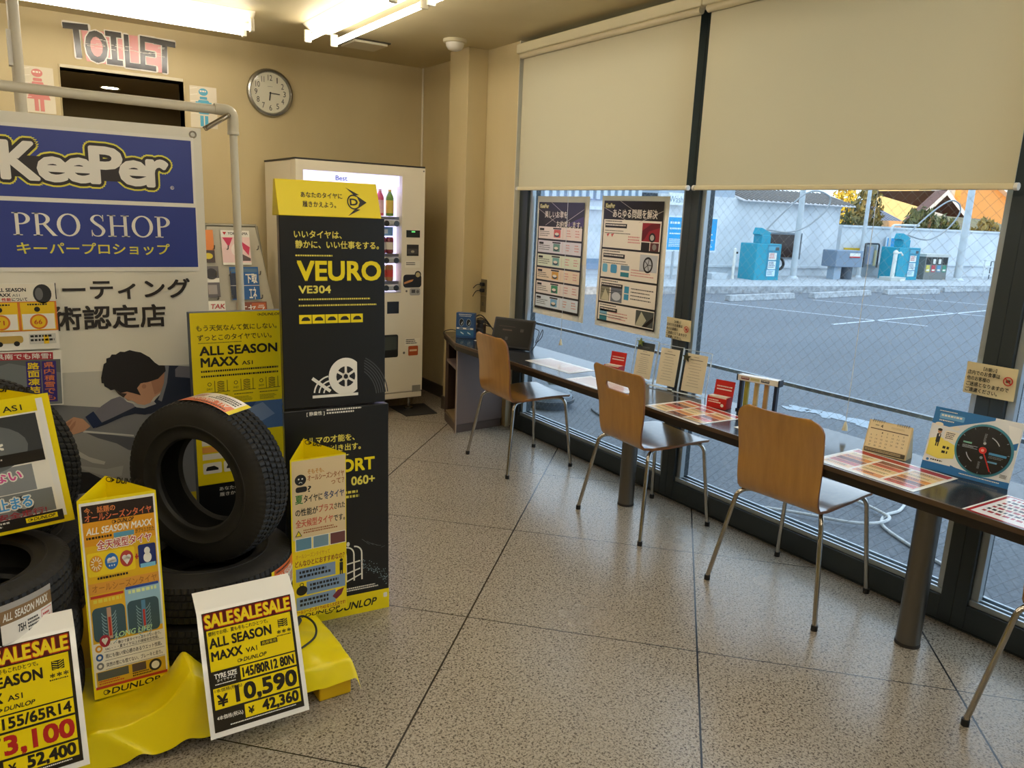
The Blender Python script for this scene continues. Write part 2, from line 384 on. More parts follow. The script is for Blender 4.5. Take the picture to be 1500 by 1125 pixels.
# ================================================================ OUTSIDE (a forecourt frame turned 8 degrees from the room)
EO = Vector((.990, -.143, 0)); NO = Vector((-.143, -.990, 0)); OO = Vector((11.47, 8.02, 0)); RZO = math.degrees(math.atan2(-.143, .990)); ZG = -.05
def ow(s, d, z=0.): return tuple(OO+EO*s+NO*d+Vector((0, 0, z)))
def othing(name, label, cat, s, d, z=ZG, group=None, rz=0): return thing(name, label, cat, ow(s, d, z), RZO+rz, group)
mb = MB(); mb.bx(.15, 70, -40, 60, -.25, ZG, ASPH)
o = struct(mb.build('ground_outside'))
KERB = noisy('kerb_concrete', '#9b9fa3', '#c3c7ca', 12, .85, 5)
WWALL = noisy('painted_block', '#cdd3d8', '#e4e8ea', 1.2, .7, 5)
o = MB().bx(-9, 24, -2.3, .7, -.1, .16, KERB).build('trim_5'); o.location = (OO.x, OO.y, ZG); o.rotation_euler.z = radians(RZO); struct(o)
# kerb island drawn in local coordinates: y = -d
o = MB().bx(6.0, 24, .6, .75, 0, 1.47, WWALL).bx(6.0, 24, .52, .6, .40, .46, WWALL).bx(6.0, 24, .56, .79, 1.47, 1.53, WWALL).build('wall_block'); o.location = (OO.x, OO.y, ZG+.1); o.rotation_euler.z = radians(RZO); struct(o)
# car-wash building
b = othing('wash_building', 'white low wash building with striped metal eave beyond the forecourt', 'building', 0, 0)
BW = WWALL
mb = MB(); mb.bx(-.45, 5.85, .6, 4.5, .1, 2.2, BW); mb.bx(-9, -1.2, .6, 4.5, .1, 1.95, BW); mb.bx(-.6, 5.85, .54, .6, .38, .44, BW); mb.build('wall', b, rel=False)
MB().bx(-1.2, -.45, .75, 4.5, .1, 2.2, M('#3d444b', .8)).build('garage_shade_block', b, rel=False)  # solid block; the shade inside the opening is put into its dark colour
mb = MB()
RF1, RF2 = M('#d8d3d3', .5), M('#7b7570', .6)
mb.add([(2.0, .35, 2.15), (6.15, .35, 2.15), (6.35, 1.6, 2.5), (2.0, 1.6, 2.5), (2.0, .35, 2.12), (6.15, .35, 2.12), (6.35, 1.6, 2.47), (2.0, 1.6, 2.47)], [(0, 1, 2, 3), (4, 7, 6, 5), (0, 4, 5, 1), (1, 5, 6, 2), (2, 6, 7, 3), (3, 7, 4, 0)], RF1)
for i in range(24):
    x = 2.08+i*.17; mb.box((x+.05, .97, 2.345), (.035, 1.31, .03), RF2, (radians(15.6), 0, 0))
mb.build('eave', b, rel=False)
mb = MB(); fr = M('#6f7a82', .5); mb.bx(3.1, 4.45, .56, .6, .62, 1.34, fr); mb.build('shop_window', b, rel=False)
MB().bx(3.15, 4.4, .55, .562, .67, 1.29, M('#33241f', .25)).build('dark_pane', b, rel=False)
mb = MB()
for i in range(40): mb.bx(-9+i*.2, -9+i*.2+.1, .50, .56, 1.97, 2.6, M('#cfd9e2', .5))
mb.bx(-9, -1.2, .56, .6, 1.95, 2.6, M('#8fa2b3', .5)); mb.bx(-.45, 2.0, .7, 1.5, 2.2, 2.6, M('#a8b4c0', .6)); mb.bx(-9, -1.2, .5, .62, 1.72, 1.80, M('#dfe6ea', .5)); mb.bx(-9, -1.2, .52, .6, .30, .55, M('#7f95ab', .6))
mb.build('ribbed_parapet', b, rel=False)
a = Art(.5, .3, 50, 30); a.rect(0, 0, 50, 30, M('#eef2f4', .5), 0); a.text('Wash', 1, 8, 42, 16, M('#6a8a9a', .5), 2, -.01)
q = thing('wash_sign', 'white sign reading Wash high on the wash building', 'sign', ow(-.05, -.46, 1.88), RZO); MB().bx(-.25, .25, 0, .04, 0, .3, WHITE).build('panel', q, rel=False); a.build(q)
def blue_sign(s, d, w, lab, seed):
    t = othing('notice_board', lab, 'sign', s, d, .05, 'blue notice boards on the forecourt')
    MB().bx(-w/2, w/2, 0, .03, .72, 1.56, M('#e3ecf2', .5)).build('panel', t, rel=False)
    a = Art(w, 1.56, 100*w, 156); a.rect(3, 4, 100*w-6, 76, M('#1ca2dd', .45)); wh = M('#e8f4fb', .5)
    a.micro(8, 14, 30, 9, 1, wh, 2, seed); a.micro(8, 28, 34, 7, 1, wh, 2, seed+1); a.micro(8, 40, 40, 6, 1, wh, 2, seed+2); a.micro(8, 54, 44, 20, 5, wh, 2, seed+3); a.build(t)
    MB().cyl((0, .02, 0), (0, .02, .74), .03, M('#aab2b8', .4), 10).build('post', t, rel=False); MB().lathe([(.0, 0), (.16, 0), (.15, .04), (.04, .08), (.0, .08)], M('#9aa2a8', .5), 20).build('base', t, rel=False)
blue_sign(.13, .6, .62, 'blue notice board on a post just right of the middle window mullion', 3)
blue_sign(-.82, .6, .5, 'blue notice board on a post between poster and middle mullion', 9)
t = othing('bollard_post', 'thin white post beside the nearer turquoise machine', 'post', 1.15, .5, .05); MB().cyl((0, 0, 0), (0, 0, .8), .035, WHITE, 12).sphere((0, 0, .8), .035, WHITE, 6).build('post_tube', t, rel=False); MB().box((.05, -.02, .72), (.04, .04, .05), BLACK).build('chain_hook', t, rel=False)
t = othing('plastic_tub', 'pale shallow tub on the kerb left of the turquoise machine', 'tub', .59, .5, .1)
MB().add([(-.22, -.15, 0), (.22, -.15, 0), (.22, .15, 0), (-.22, .15, 0), (-.26, -.18, .16), (.26, -.18, .16), (.26, .18, .16), (-.26, .18, .16), (-.24, -.16, .16), (.24, -.16, .16), (.24, .16, .16), (-.24, .16, .16), (-.2, -.13, .02), (.2, -.13, .02), (.2, .13, .02), (-.2, .13, .02)],
  [(3, 2, 1, 0), (0, 1, 5, 4), (1, 2, 6, 5), (2, 3, 7, 6), (3, 0, 4, 7), (4, 5, 9, 8), (5, 6, 10, 9), (6, 7, 11, 10), (7, 4, 8, 11), (8, 9, 13, 12), (9, 10, 14, 13), (10, 11, 15, 14), (11, 8, 12, 15), (12, 13, 14, 15)], M('#cfd6da', .5)).build('tub_body', t, rel=False)
def washer(s, d, w, lab, hose, side):
    t = othing('pressure_washer', lab, 'washing machine', s, d, .05, 'turquoise washing machines on the kerb')
    DK = M('#1a7f97', .45)
    MB().bx(-w/2, w/2, -.3, .3, 0, .97, TEAL).build('cabinet', t, rel=False, bevel=.015)
    MB().bx(-w/2+.02, w/2-.02, -.28, .28, -.0, .13, DK).build('plinth', t, rel=False)
    MB().bx(-.14, .16, -.15, .15, .97, 1.18, TEAL).box((-.02, 0, 1.22), (.34, .26, .18), TEAL, (0, .35, 0)).build('swivel_head', t, rel=False, bevel=.01)
    a = Art(.44, .9, 44, 90, map=lambda u, v, l: (u+w/2-.24, -.3-l-.003, v+.05)); a.rect(0, 0, 42, 80, M('#2b86a0', .4))
    a.rect(3, 4, 36, 10, M('#5aa6bd', .4), 2); a.rect(26, 6, 12, 8, M('#444b50', .4), 3); a.rect(6, 20, 26, 18, WHITE, 2); a.micro(9, 22, 19, 14, 3, RED, 3); a.rect(6, 41, 26, 20, M('#dfe9ee', .5), 2); a.micro(8, 43, 22, 16, 4, M('#39454d', .5), 3); a.rect(4, 63, 28, 16, M('#cfe6f3', .5), 2); a.micro(6, 65, 22, 12, 3, M('#6d8795', .5), 3)
    a.build(t, 'front_panel')
    MB().tube(smooth_path([(x-s, 0, z-.05) for x, z in hose], 8), .022, M('#9a9fa2', .45), 8).build('hose_boom', t, rel=False)
    if side: MB().tube(smooth_path([(w/2-.03, -.1, .62), (w/2+.22, -.1, .6), (w/2+.32, -.1, .45), (w/2+.22, -.1, .33), (w/2-.0, -.1, .36)], 6), .035, BLACK, 8).build('spray_hose', t, rel=False)
washer(1.98, .5, .82, 'turquoise pressure washer with looping hose boom in front of dark pane', [(2.11, 1.2), (2.11, 1.37), (2.86, 2.02), (3.3, 2.32), (3.7, 2.40), (4.05, 2.33), (4.19, 2.2), (4.09, 1.93), (3.65, 1.59), (3.21, 1.39), (2.74, 1.32), (2.12, 1.36), (2.0, 1.3)], True)
washer(7.38, .35, .88, 'turquoise pressure washer with looping boom beside the grey vacuum station', [(7.45, 1.2), (7.56, 1.37), (8.12, 1.81), (8.68, 2.18), (9.17, 2.40), (9.55, 2.34), (9.68, 2.11), (9.48, 1.8), (9.09, 1.49), (8.55, 1.27), (8.1, 1.27), (7.5, 1.37), (7.4, 1.3)], False)
def mast(s, d, h, r, lab):
    t = othing('white_mast', lab, 'pole', s, d, .05, 'white masts along the kerb'); MB().cyl((0, 0, 0), (.0, 0, h), r, M('#c3cacd', .4), 14, r*.75).build('mast_tube', t, rel=False); MB().lathe([(0, 0), (r*2.2, 0), (r*1.8, .05), (r*1.1, .12), (0, .12)], M('#c9d0d4', .5), 16).build('foot', t, rel=False)
mast(3.5, .2, 4.2, .085, 'white mast rising in front of the dark shop pane'); mast(6.33, -.1, 4.2, .06, 'thin white mast behind the grey pedestal cabinet'); mast(9.66, .62, 4.2, .11, 'thick white mast at the right of the grey vacuum station')
t = othing('pedestal_unit', 'blue-grey cabinet on two pedestals on the kerb', 'cabinet', 5.03, .4, .05)
MB().bx(-.5, .5, -.25, .25, .4, .85, M('#7d8ea0', .5)).build('cabinet', t, rel=False, bevel=.02); MB().bx(-.38, -.12, -.12, .12, 0, .4, M('#9fb0bf', .5)).build('leg', t, rel=False); MB().cyl((.22, 0, 0), (.22, 0, .4), .15, M('#56606a', .6), 14).build('leg', t, rel=False); MB().bx(-.02, .38, -.262, -.25, .68, .78, WHITE).bx(-.02, .38, -.266, -.262, .66, .69, RED).build('label_plate', t, rel=False)
t = othing('yellow_sign', 'yellow strip sign on the block wall behind the pedestal cabinet', 'sign', 6.4, -.48, .78); MB().bx(-.33, .33, 0, .04, .0, .15, M('#e3b81f', .5)).build('panel', t, rel=False)
t = othing('electric_box', 'grey metal box on the block wall', 'electrical box', 6.98, -.4, .52); MB().bx(-.2, .2, -.1, .12, 0, .56, M('#9da3a3', .5)).build('box_body', t, rel=False, bevel=.01); MB().bx(-.18, .18, -.112, -.1, .02, .54, M('#a9afae', .5)).build('door', t, rel=False)
t = othing('tap_post', 'white tap post standing in a shallow pan left of the farther washer', 'tap', 6.62, .8, .05)
MB().bx(-.3, .3, -.2, .2, 0, .16, M('#c4c6c0', .6)).build('pan', t, rel=False, bevel=.01); MB().bx(.06, .26, -.205, -.2, .03, .12, WHITE).build('label_plate', t, rel=False); MB().cyl((-.02, 0, .15), (0, 0, .82), .055, WHITE, 12).sphere((0, 0, .83), .07, WHITE, 7).tube([(0, 0, .8), (.14, -.05, .84), (.2, -.07, .76)], .025, WHITE, 8).build('stand_pipe', t, rel=False)
t = othing('hose_reel', 'metal rack of hose gear mounted left of the farther washer', 'rack', 6.72, -.1, .4)
MB().tube(bent([(-.28, 0, .0), (-.28, 0, .68), (.3, 0, .68), (.3, 0, .0)], .08), .025, M('#3c4046', .5), 8).build('rack_frame', t, rel=False); MB().cyl((-.12, -.05, .1), (-.12, -.05, .6), .1, M('#8d97a8', .5), 12).build('canister', t, rel=False); MB().cyl((.12, -.05, .05), (.12, -.05, .5), .04, M('#c3b98f', .5), 10).build('canister', t, rel=False)
t = othing('pipe_rail', 'bent white pipe rail above the block wall', 'pipe', 7.55, -.2, .05); MB().tube(bent([(0, 0, 0), (0, 0, 1.58), (1.15, 0, 1.6)], .14), .035, M('#d6dadb', .4), 10).build('bent_pipe', t, rel=False)
t = othing('wall_notice', 'small blue notice on the block wall above the farther washer', 'sign', 8.2, -.5, .95)
MB().bx(-.42, .42, 0, .03, 0, .34, M('#dceaf3', .5)).bx(-.38, .38, -.006, 0, .03, .3, M('#1d9ad6', .5)).build('panel', t, rel=False)
t = othing('vacuum_station', 'grey vacuum station with four coloured price cards', 'vacuum station', 8.8, .2, .05)
MB().bx(-.5, .5, -.3, .3, 0, .72, M('#7c7e7a', .5)).build('cabinet', t, rel=False, bevel=.01); MB().bx(-.53, .53, -.33, .33, .72, .80, M('#c9c9c2', .5)).build('lid', t, rel=False)
for i, c in enumerate(('#d9c95a', '#c1434c', '#5f95b5', '#3f8f74')):
    x = -.36+i*.24; q = MB().bx(x-.1, x+.1, -.305, -.3, .50, .70, M('#2a2c2a', .6)).build('nozzle_bay', t, rel=False)
    if i in (1, 2): MB().bx(x-.07, x+.03, -.33, -.306, .52, .66, WHITE).build('nozzle', q, rel=False)
    MB().bx(x-.08, x+.08, -.306, -.3, .28, .48, P(c)).bx(x-.06, x+.06, -.309, -.306, .31, .36, M('#efe9d8', .5)).build('price_card', t, rel=False)
t = othing('step_ladder', 'small white step ladder against the block wall', 'ladder', 11.55, .3, .05)
for sx in (-.24, .22): MB().tube([(sx*1.25, -.05, 0), (sx, 0, .66)], .025, M('#d9dcdb', .4), 8).build('stile', t, rel=False)
for z in (.22, .44, .64): MB().bx(-.27, .25, -.06, .04, z-.015, z+.015, M('#cfd2d1', .4)).build('step', t, rel=False)
MB().tube(bent([(.3, .15, 0), (.3, .15, .6), (.6, .15, .6), (.6, .15, 0)], .03), .018, M('#6d7478', .4), 8).build('support_leg', t, rel=False)
for x0, y0, x1, y1, lab in ((9.28, 4.66, 11.38, 4.69, 'concrete wheel stop in front of the nearer turquoise machine'), (11.95, 4.6, 14.3, 4.72, 'concrete wheel stop in front of the pedestal cabinet'), (15.0, 4.72, 17.0, 4.5, 'concrete wheel stop in front of the farther turquoise machine'), (17.8, 4.8, 19.6, 4.62, 'concrete wheel stop nearest the step ladder')):
    t = thing('wheel_stop', lab, 'wheel stop', ((x0+x1)/2, (y0+y1)/2, ZG), math.degrees(math.atan2(y1-y0, x1-x0)), 'wheel stops along the kerb'); L_ = sqrt((x1-x0)**2+(y1-y0)**2)/2
    MB().prism([(-.09, 0), (.09, 0), (.06, .12), (-.06, .12)], -L_, L_, KERB, 'x').build('stop_body', t, rel=False, bevel=.01)
PL = M('#c9d2dc', .7)
mb = MB()
for (x0, y0), (x1, y1) in (((8.6, 5.0), (9.9, .9)), ((11.6, 4.3), (13.2, .2)), ((14.6, 4.2), (16.4, .0)), ((8.3, 1.6), (16.5, 2.0))):
    d_ = Vector((x1-x0, y1-y0, 0)).normalized(); n_ = Vector((-d_.y, d_.x, 0))*.035
    mb.add([Vector((x0, y0, ZG+.004))+n_, Vector((x1, y1, ZG+.004))+n_, Vector((x1, y1, ZG+.004))-n_, Vector((x0, y0, ZG+.004))-n_], [(0, 1, 2, 3)], PL)
rg = random.Random(11); STN = M('#a9b6c2', .7)
for q in range(46):
    f = rg.random()*4; i = int(f); P0 = [(2.71, -1.83), (2.75, -1.98), (2.78, -2.12), (2.85, -2.27), (2.72, -2.5), (2.49, -2.29)]; x = P0[i][0]+(P0[i+1][0]-P0[i][0])*(f-i)+rg.gauss(0, .035); y = P0[i][1]+(P0[i+1][1]-P0[i][1])*(f-i)+rg.gauss(0, .05); r = rg.uniform(.015, .07); k = rg.uniform(.5, 2.2); z = ZG+.003+q*.00004
    mb.add([(x+r*rg.uniform(.6, 1.2)*cos(a*pi/4), y+r*k*rg.uniform(.6, 1.2)*sin(a*pi/4), z) for a in range(8)], [tuple(range(8))], STN)
struct(mb.build('trim_6'))
# houses beyond
t = othing('gabled_house', 'brown-roofed gabled house beyond the block wall', 'house', 28.6, -14, 0)
mb = MB(); mb.bx(-1.9, 3.4, 0, 5, 0, 2.0, M('#c79a6c', .7)); mb.build('wall', t, rel=False)
mb = MB(); RB = M('#5a4038', .6); mb.add([(-2.6, -.4, 2.1), (-.4, -.4, 3.75), (-.4, .3, 3.75), (-2.6, .3, 2.1), (-2.6, -.4, 2.0), (-.4, -.4, 3.6), (-.4, .3, 3.6), (-2.6, .3, 2.0)], [(0, 1, 2, 3), (4, 7, 6, 5), (0, 4, 5, 1), (1, 5, 6, 2), (2, 6, 7, 3), (3, 7, 4, 0)], RB)
mb.add([(-.4, -.4, 3.75), (2.0, -.6, 2.05), (5.2, 3, 2.25), (2.4, 4, 3.7), (-.4, 5, 3.75)], [(0, 1, 2, 3, 4)], RB)
for i in range(9):
    f0 = i/9; mb.tube([(-.4+2.4*f0, -.42-.2*f0, 3.78-1.7*f0), (2.4+2.8*f0, 4-f0, 3.73-1.45*f0)], .03, M('#3d2b26', .7), 5)
mb.build('roof', t, rel=False)
MB().add([(-2.7, -.45, 2.05), (-.4, -.45, 3.78), (2.1, -.65, 2.0), (1.9, -.65, 1.85), (-.4, -.45, 3.5), (-2.5, -.45, 1.9)], [(0, 1, 4, 5), (1, 2, 3, 4)], M('#e9e2d4', .6)).build('barge_board', t, rel=False)
t = othing('ochre_house', 'sunlit ochre house with brown roof edge at far right', 'house', 46, -25, 0)
mb = MB(); mb.prism([(-.4, 0), (8, 0), (8, 3.4), (1.8, 6.4), (-.4, 5.2)], 0, 6, M('#d8954a', .7), 'y'); mb.build('wall', t, rel=False); MB().bx(-3.6, -.4, .5, 5, 0, 4.9, M('#d9d2c4', .7)).build('pale_wing', t, rel=False); MB().bx(-5.0, -3.6, .2, 4, 0, 4.7, M('#dcc384', .7)).build('yellow_wing', t, rel=False)
MB().prism([(1.3, 6.5), (8.6, 3.3), (8.6, 2.95), (1.3, 6.15)], -.5, 6, M('#efe6d6', .6), 'y').build('roof', t, rel=False)
t = othing('slate_house', 'low house with blue-grey tiled roof behind the shrubs', 'house', 29.5, -20, 0)
MB().bx(-4, 3, 0, 4, 0, 1.8, M('#6d737a', .7)).build('wall', t, rel=False)
mb = MB(); mb.add([(-4.4, -.3, 1.75), (3.3, -.3, 2.0), (3.3, 3, 3.3), (-4, 3, 3.5)], [(0, 1, 2, 3)], M('#5a6b85', .55))
for i in range(26): x = -4.3+i*.3; mb.tube([(x, -.3, 1.8+i*.0095), (x+.0, 3, 3.5-i*.006)], .05, M('#6d7f9a', .5), 5)
mb.build('roof', t, rel=False)
t = othing('shed_roof', 'dull brown shed roof with moss behind the block wall', 'shed', 25.5, -9, 0)
MB().bx(-2.2, 3.5, 0, 3, 0, 1.5, M('#7b746a', .8)).build('wall', t, rel=False); MB().add([(-2.4, -.2, 1.45), (3.6, -.2, 1.45), (3.6, 2.6, 2.25), (-2.4, 2.6, 2.35)], [(0, 1, 2, 3)], noisy('mossy_roof', '#6b5f54', '#7d7a52', 2.0, .9)).build('roof', t, rel=False)
LEAF = [noisy('leaf_dark', '#2c3a26', '#4d5a34', 3, .7), noisy('leaf_olive', '#5a5a34', '#7d7444', 3, .7), noisy('leaf_yellow', '#b89a28', '#e6cf4a', 4, .6)]
def shrub(s, d, h, w, lab, k, seed, stem=True):
    rg = random.Random(seed); t = othing('garden_shrub', lab, 'shrub', s, d, 0, 'shrubs behind the block wall')
    mb = MB()
    for i in range(420):
        a, b2, rr = rg.uniform(0, 2*pi), rg.uniform(-1, 1), rg.uniform(.55, 1)
        p = Vector((cos(a)*sqrt(1-b2*b2)*w*rr, sin(a)*sqrt(1-b2*b2)*w*.6*rr, h*.62+b2*h*.38*rr)); q = Euler((rg.uniform(0, 6), rg.uniform(0, 6), rg.uniform(0, 6))).to_matrix(); z = rg.uniform(.1, .2)
        mb.add([p+q @ Vector(v)*z for v in ((-1, 0, 0), (0, -.45, .1), (1, 0, 0), (0, .45, .1))], [(0, 1, 2, 3)], LEAF[k])
    mb.build('foliage', t, rel=False)
    tr = MB()
    for i in range(4): a = rg.uniform(0, 6.28); tr.tube([(0, 0, 0), (cos(a)*w*.15, sin(a)*w*.1, h*.4), (cos(a)*w*.45, sin(a)*w*.3, h*.85)], [.06, .04, .02], M('#7a6650', .8), 6)
    tr.build('stem', t, rel=False)
for s, d, h, w, lab, k, sd in ((15.2, -7.6, 3.3, .8, 'olive shrub with bare trunks beside the wash building eave', 1, 1), (16.9, -9.6, 2.7, 1.0, 'dark low shrub right of the bare trunks', 0, 2), (18.0, -7.0, 2.5, .85, 'dark shrub behind the bent pipe rail', 0, 3), (19.0, -12.3, 3.9, .8, 'shrub with bright yellow blossom above the slate roof', 2, 4), (19.8, -8.6, 2.6, .95, 'dark shrub below the gabled house', 0, 5), (21.5, -6.6, 2.2, .75, 'olive shrub right under the brown gable', 1, 6), (22.4, -9.2, 2.3, .8, 'dark shrub beside the mossy shed', 0, 7)):
    shrub(s, d, h, w, lab, k, sd)
# just outside the glass
t = thing('vacuum_cleaner', 'grey floor vacuum with coiled hose lying outside the glass', 'vacuum cleaner', (.78, -.85, ZG), 25)
MB().lathe([(0, .0), (.17, 0), (.2, .05), (.19, .10), (.13, .15), (0, .165)], M('#6b747d', .45), 28).build('body', t, rel=False); MB().lathe([(.2, .045), (.212, .05), (.212, .075), (.2, .08)], M('#3e464d', .5), 28).build('bumper', t, rel=False)
MB().tube([(.34+.13*cos(a*pi/12), .10+.09*sin(a*pi/12), .16+.1*sin(a*pi/12)) for a in range(24)], .035, M('#9aa0a0', .55), 10, closed=True).build('hose', t, rel=False)
t = thing('white_cable', 'white cable looping over the ground outside the counter', 'cable', (1.2, -3.5, ZG))
MB().tube(smooth_path([(x, y, ZG+.01) for x, y in [(1.42, -3.56), (1.31, -3.62), (1.16, -3.67), (1.04, -3.67), (0.94, -3.7), (0.85, -3.77), (0.76, -3.94), (0.7, -4.09), (0.66, -4.19), (0.53, -4.36), (0.48, -4.52), (0.48, -4.61)]], 6), .009, M('#d5d8d8', .4), 8).build('cable', t)
MB().tube(smooth_path([(x, y, ZG+.026) for x, y in [(0.33, -3.12), (0.43, -3.25), (0.58, -3.45), (0.68, -3.62), (0.76, -3.7), (0.86, -3.74), (0.96, -3.73), (1.0, -3.67), (1.04, -3.52), (1.05, -3.44), (1.09, -3.32), (1.16, -3.28), (1.25, -3.28), (1.32, -3.32), (1.38, -3.36)]], 6), .009, M('#d5d8d8', .4), 8).build('loose_end', t)
t = thing('black_cable', 'thin black cable crossing the ground outside the glass', 'cable', (1., -2, ZG))
MB().tube(smooth_path([(1.02, -1.12, ZG+.01), (.95, -1.3, ZG+.01), (.75, -2.0, ZG+.01), (.5, -2.3, ZG+.01), (.25, -2.4, ZG+.01)], 8), .008, M('#23272b', .5), 6).build('cable', t)

# ================================================================ CEILING LAMPS
TUBE = M('#fff6e8', .5, emit=8.6)
def batten(loc, rz, lab, L_=1.22):
    t = thing('fluorescent_light', lab, 'ceiling light', loc, rz, 'twin-tube ceiling lights')
    MB().prism([(-.115, 0), (.115, 0), (.06, -.045), (-.06, -.045)], -L_/2-.03, L_/2+.03, M('#e4dcc4', .45), 'y').build('housing', t, rel=False, bevel=.004)
    for sx in (-.085, .085):
        for e in (-1, 1): MB().box((sx, e*(L_/2+.012), -.075), (.045, .022, .075), M('#d8d0ba', .5)).build('lamp_holder', t, rel=False, bevel=.006)
    for sx in (-.085, .085): MB().cyl((sx, -L_/2, -.088), (sx, L_/2, -.088), .0165, TUBE, 12).build('tube', t, rel=False)
    return t
B0 = batten((-1.14, -1.46, H), 0, 'twin-tube ceiling light pointing toward the camera above the vending machine')
def batten_copy(loc, rz, lab):
    c = copy_tree(B0); c.location = loc; c.rotation_euler.z = radians(rz); c['label'] = lab
batten_copy((-2.20, -.80, H), 90, 'twin-tube ceiling light along the back wall above the toilet sign')
batten_copy((-1.14, -2.78, H), 0, 'twin-tube ceiling light just behind the first one at top edge')
batten_copy((-3.9, -.80, H), 90, 'twin-tube ceiling light along the back wall beyond the left edge')
batten_copy((-1.14, -5.0, H), 0, 'twin-tube ceiling light above the third chair, out of the picture')
batten_copy((-2.5, -4.7, H), 90, 'twin-tube light added to brighten the tyre display, out of the picture')  # unseen fixture, added so the tyre display gets light from the front
batten_copy((-3.6, -6.4, H), 0, 'twin-tube ceiling light behind the camera')
batten_copy((-2.4, -7.4, H), 90, 'added twin-tube fill light across the room behind the camera')  # this and the following fixtures are unseen, added for more front light
batten_copy((-4.2, -4.6, H), 90, 'added twin-tube fill light left of the camera')
batten_copy((-2.3, -6.0, H), 90, 'added twin-tube fill light right above the camera')
batten_copy((-4.6, -3.2, H), 0, 'added twin-tube fill light left of the banner')
t = thing('ceiling_vent', 'small square vent plate on the ceiling by the corner', 'vent', (-.73, -.55, H), 0)
MB().bx(-.12, .12, -.12, .12, -.022, 0, IVORY).build('cover', t, rel=False, bevel=.004); MB().bx(-.135, .135, -.135, .135, -.008, 0, M('#3c3526', .6)).build('gap_frame', t, rel=False)
t = thing('smoke_detector', 'round white smoke detector on the ceiling beside the pillar', 'smoke detector', (-.33, -1.10, H))
MB().lathe([(0, 0), (.078, 0), (.078, -.018), (.07, -.022), (0, -.022)], M('#cfc6a4', .5), 28).build('base', t, rel=False); MB().lathe([(.060, -.02), (.058, -.04), (.045, -.06), (.02, -.07), (0, -.07)], M('#ddd8cb', .4), 28).build('dome', t, rel=False)
t = thing('downlight', 'round lit lamp in the corridor ceiling behind the opening', 'ceiling light', (-2.155, .75, 2.272)); MB().cyl((0, 0, -.006), (0, 0, .0), .055, M('#fff2c8', .5, emit=40.), 24).build('diffuser', t, rel=False); MB().lathe([(.055, 0), (.068, 0), (.068, -.008), (.055, -.006)], IVORY, 24).build('ring', t, rel=False)

# ================================================================ BLINDS
RAILM = M('#cbbf9c', .4)
def blind(y0, y1, lab, cord_y, cord_z, cz0):
    t = thing('roller_blind', lab, 'blind', (-.02, (y0+y1)/2, 2.56), 0, 'cream roller blinds')
    MB().prism([(-.015, 2.565), (-.085, 2.545), (-.085, 2.49), (-.02, 2.485)], y1, y0, M('#d9cfab', .45), 'y').build('cassette', t, bevel=.006)
    MB().cyl((-.055, y1+.02, 2.478), (-.055, y0-.02, 2.478), .019, RAILM, 14).build('roller', t)
    n, k = 14, 20; mb = MB(); vs = []
    for i in range(k+1):
        for j in range(n+1):
            y = y1+.03+(y0-y1-.06)*j/n; z = 1.665+(2.47-1.665)*i/k; vs.append((-.045+.004*sin(j*.9)*(1-i/k)*.6, y, z))
    mb.add(vs, [(i*(n+1)+j, i*(n+1)+j+1, (i+1)*(n+1)+j+1, (i+1)*(n+1)+j) for i in range(k) for j in range(n)], BLIND, True); mb.build('fabric', t)
    MB().box((-.045, (y0+y1)/2, 1.66), (.016, y0-y1-.05, .022), M('#dacfa9', .5)).build('bottom_rail', t, bevel=.005)
    for yy in (y0-.02, y1+.02): MB().cyl((-.045, yy-.006, 1.66), (-.045, yy+.006, 1.66), .013, WHITE, 12).build('end_cap', t)
    MB().tube([(-.035, cord_y, 1.65), (-.03, cord_y, cz0)], .0014, M('#dde3e6', .5), 5).build('pull_cord', t); MB().lathe([(.003, .04), (.005, .036), (.013, .003), (.0, 0)], M('#e2dcc0', .4), 12, (-.03, cord_y, cz0-.035)).build('pull_bell', t)
blind(-1.46, -3.022, 'left cream roller blind above the two price posters', -2.02, 1.6, .735)
blind(-3.026, -4.535, 'right cream roller blind at the top right', -4.01, 1.6, .70)

# ================================================================ COUNTER AND CABINET
t = thing('window_counter', 'long dark narrow counter along the window on steel columns', 'counter', (-.22, -3.4, 0))
CT = noisy('counter_laminate', '#26282b', '#303236', 30, rough=.16, spec=.55); EDGE = M('#5d4a3a', .28, .35)
poly = [(-.433, -1.40), (-.273, -.945), (-.16, -.945), (-.16, -.99), (-.004, -.99), (-.004, -1.383), (.03, -1.383), (.03, -7.5), (-.433, -7.5)]
MB().prism(poly, .61, .636, CT).build('counter_top', t, bevel=.002)
mb = MB()
def edge_strip(p, q, z0, z1, w, m):
    d = (Vector((q[0], q[1], 0))-Vector((p[0], p[1], 0))); n_ = Vector((d.y, -d.x, 0)).normalized()*w
    if n_.x > 0: n_ = -n_
    mb.add([(p[0], p[1], z0), (q[0], q[1], z0), (q[0]+n_.x, q[1]+n_.y, z0), (p[0]+n_.x, p[1]+n_.y, z0), (p[0], p[1], z1), (q[0], q[1], z1), (q[0]+n_.x, q[1]+n_.y, z1), (p[0]+n_.x, p[1]+n_.y, z1)], [(0, 1, 2, 3), (4, 7, 6, 5), (0, 4, 5, 1), (1, 5, 6, 2), (2, 6, 7, 3), (3, 7, 4, 0)], m)
edge_strip((-.433, -1.40), (-.433, -7.5), .62, .638, .012, EDGE); edge_strip((-.433, -1.40), (-.433, -7.5), .588, .62, .004, M('#1b1512', .35)); edge_strip((-.273, -.945), (-.433, -1.40), .62, .638, .012, EDGE); edge_strip((-.273, -.945), (-.433, -1.40), .588, .62, .004, M('#1b1512', .35))
mb.build('edge_trim', t)
MB().bx(-.425, -.02, -7.45, -1.6, .584, .61, M('#191614', .5)).build('under_rail', t)
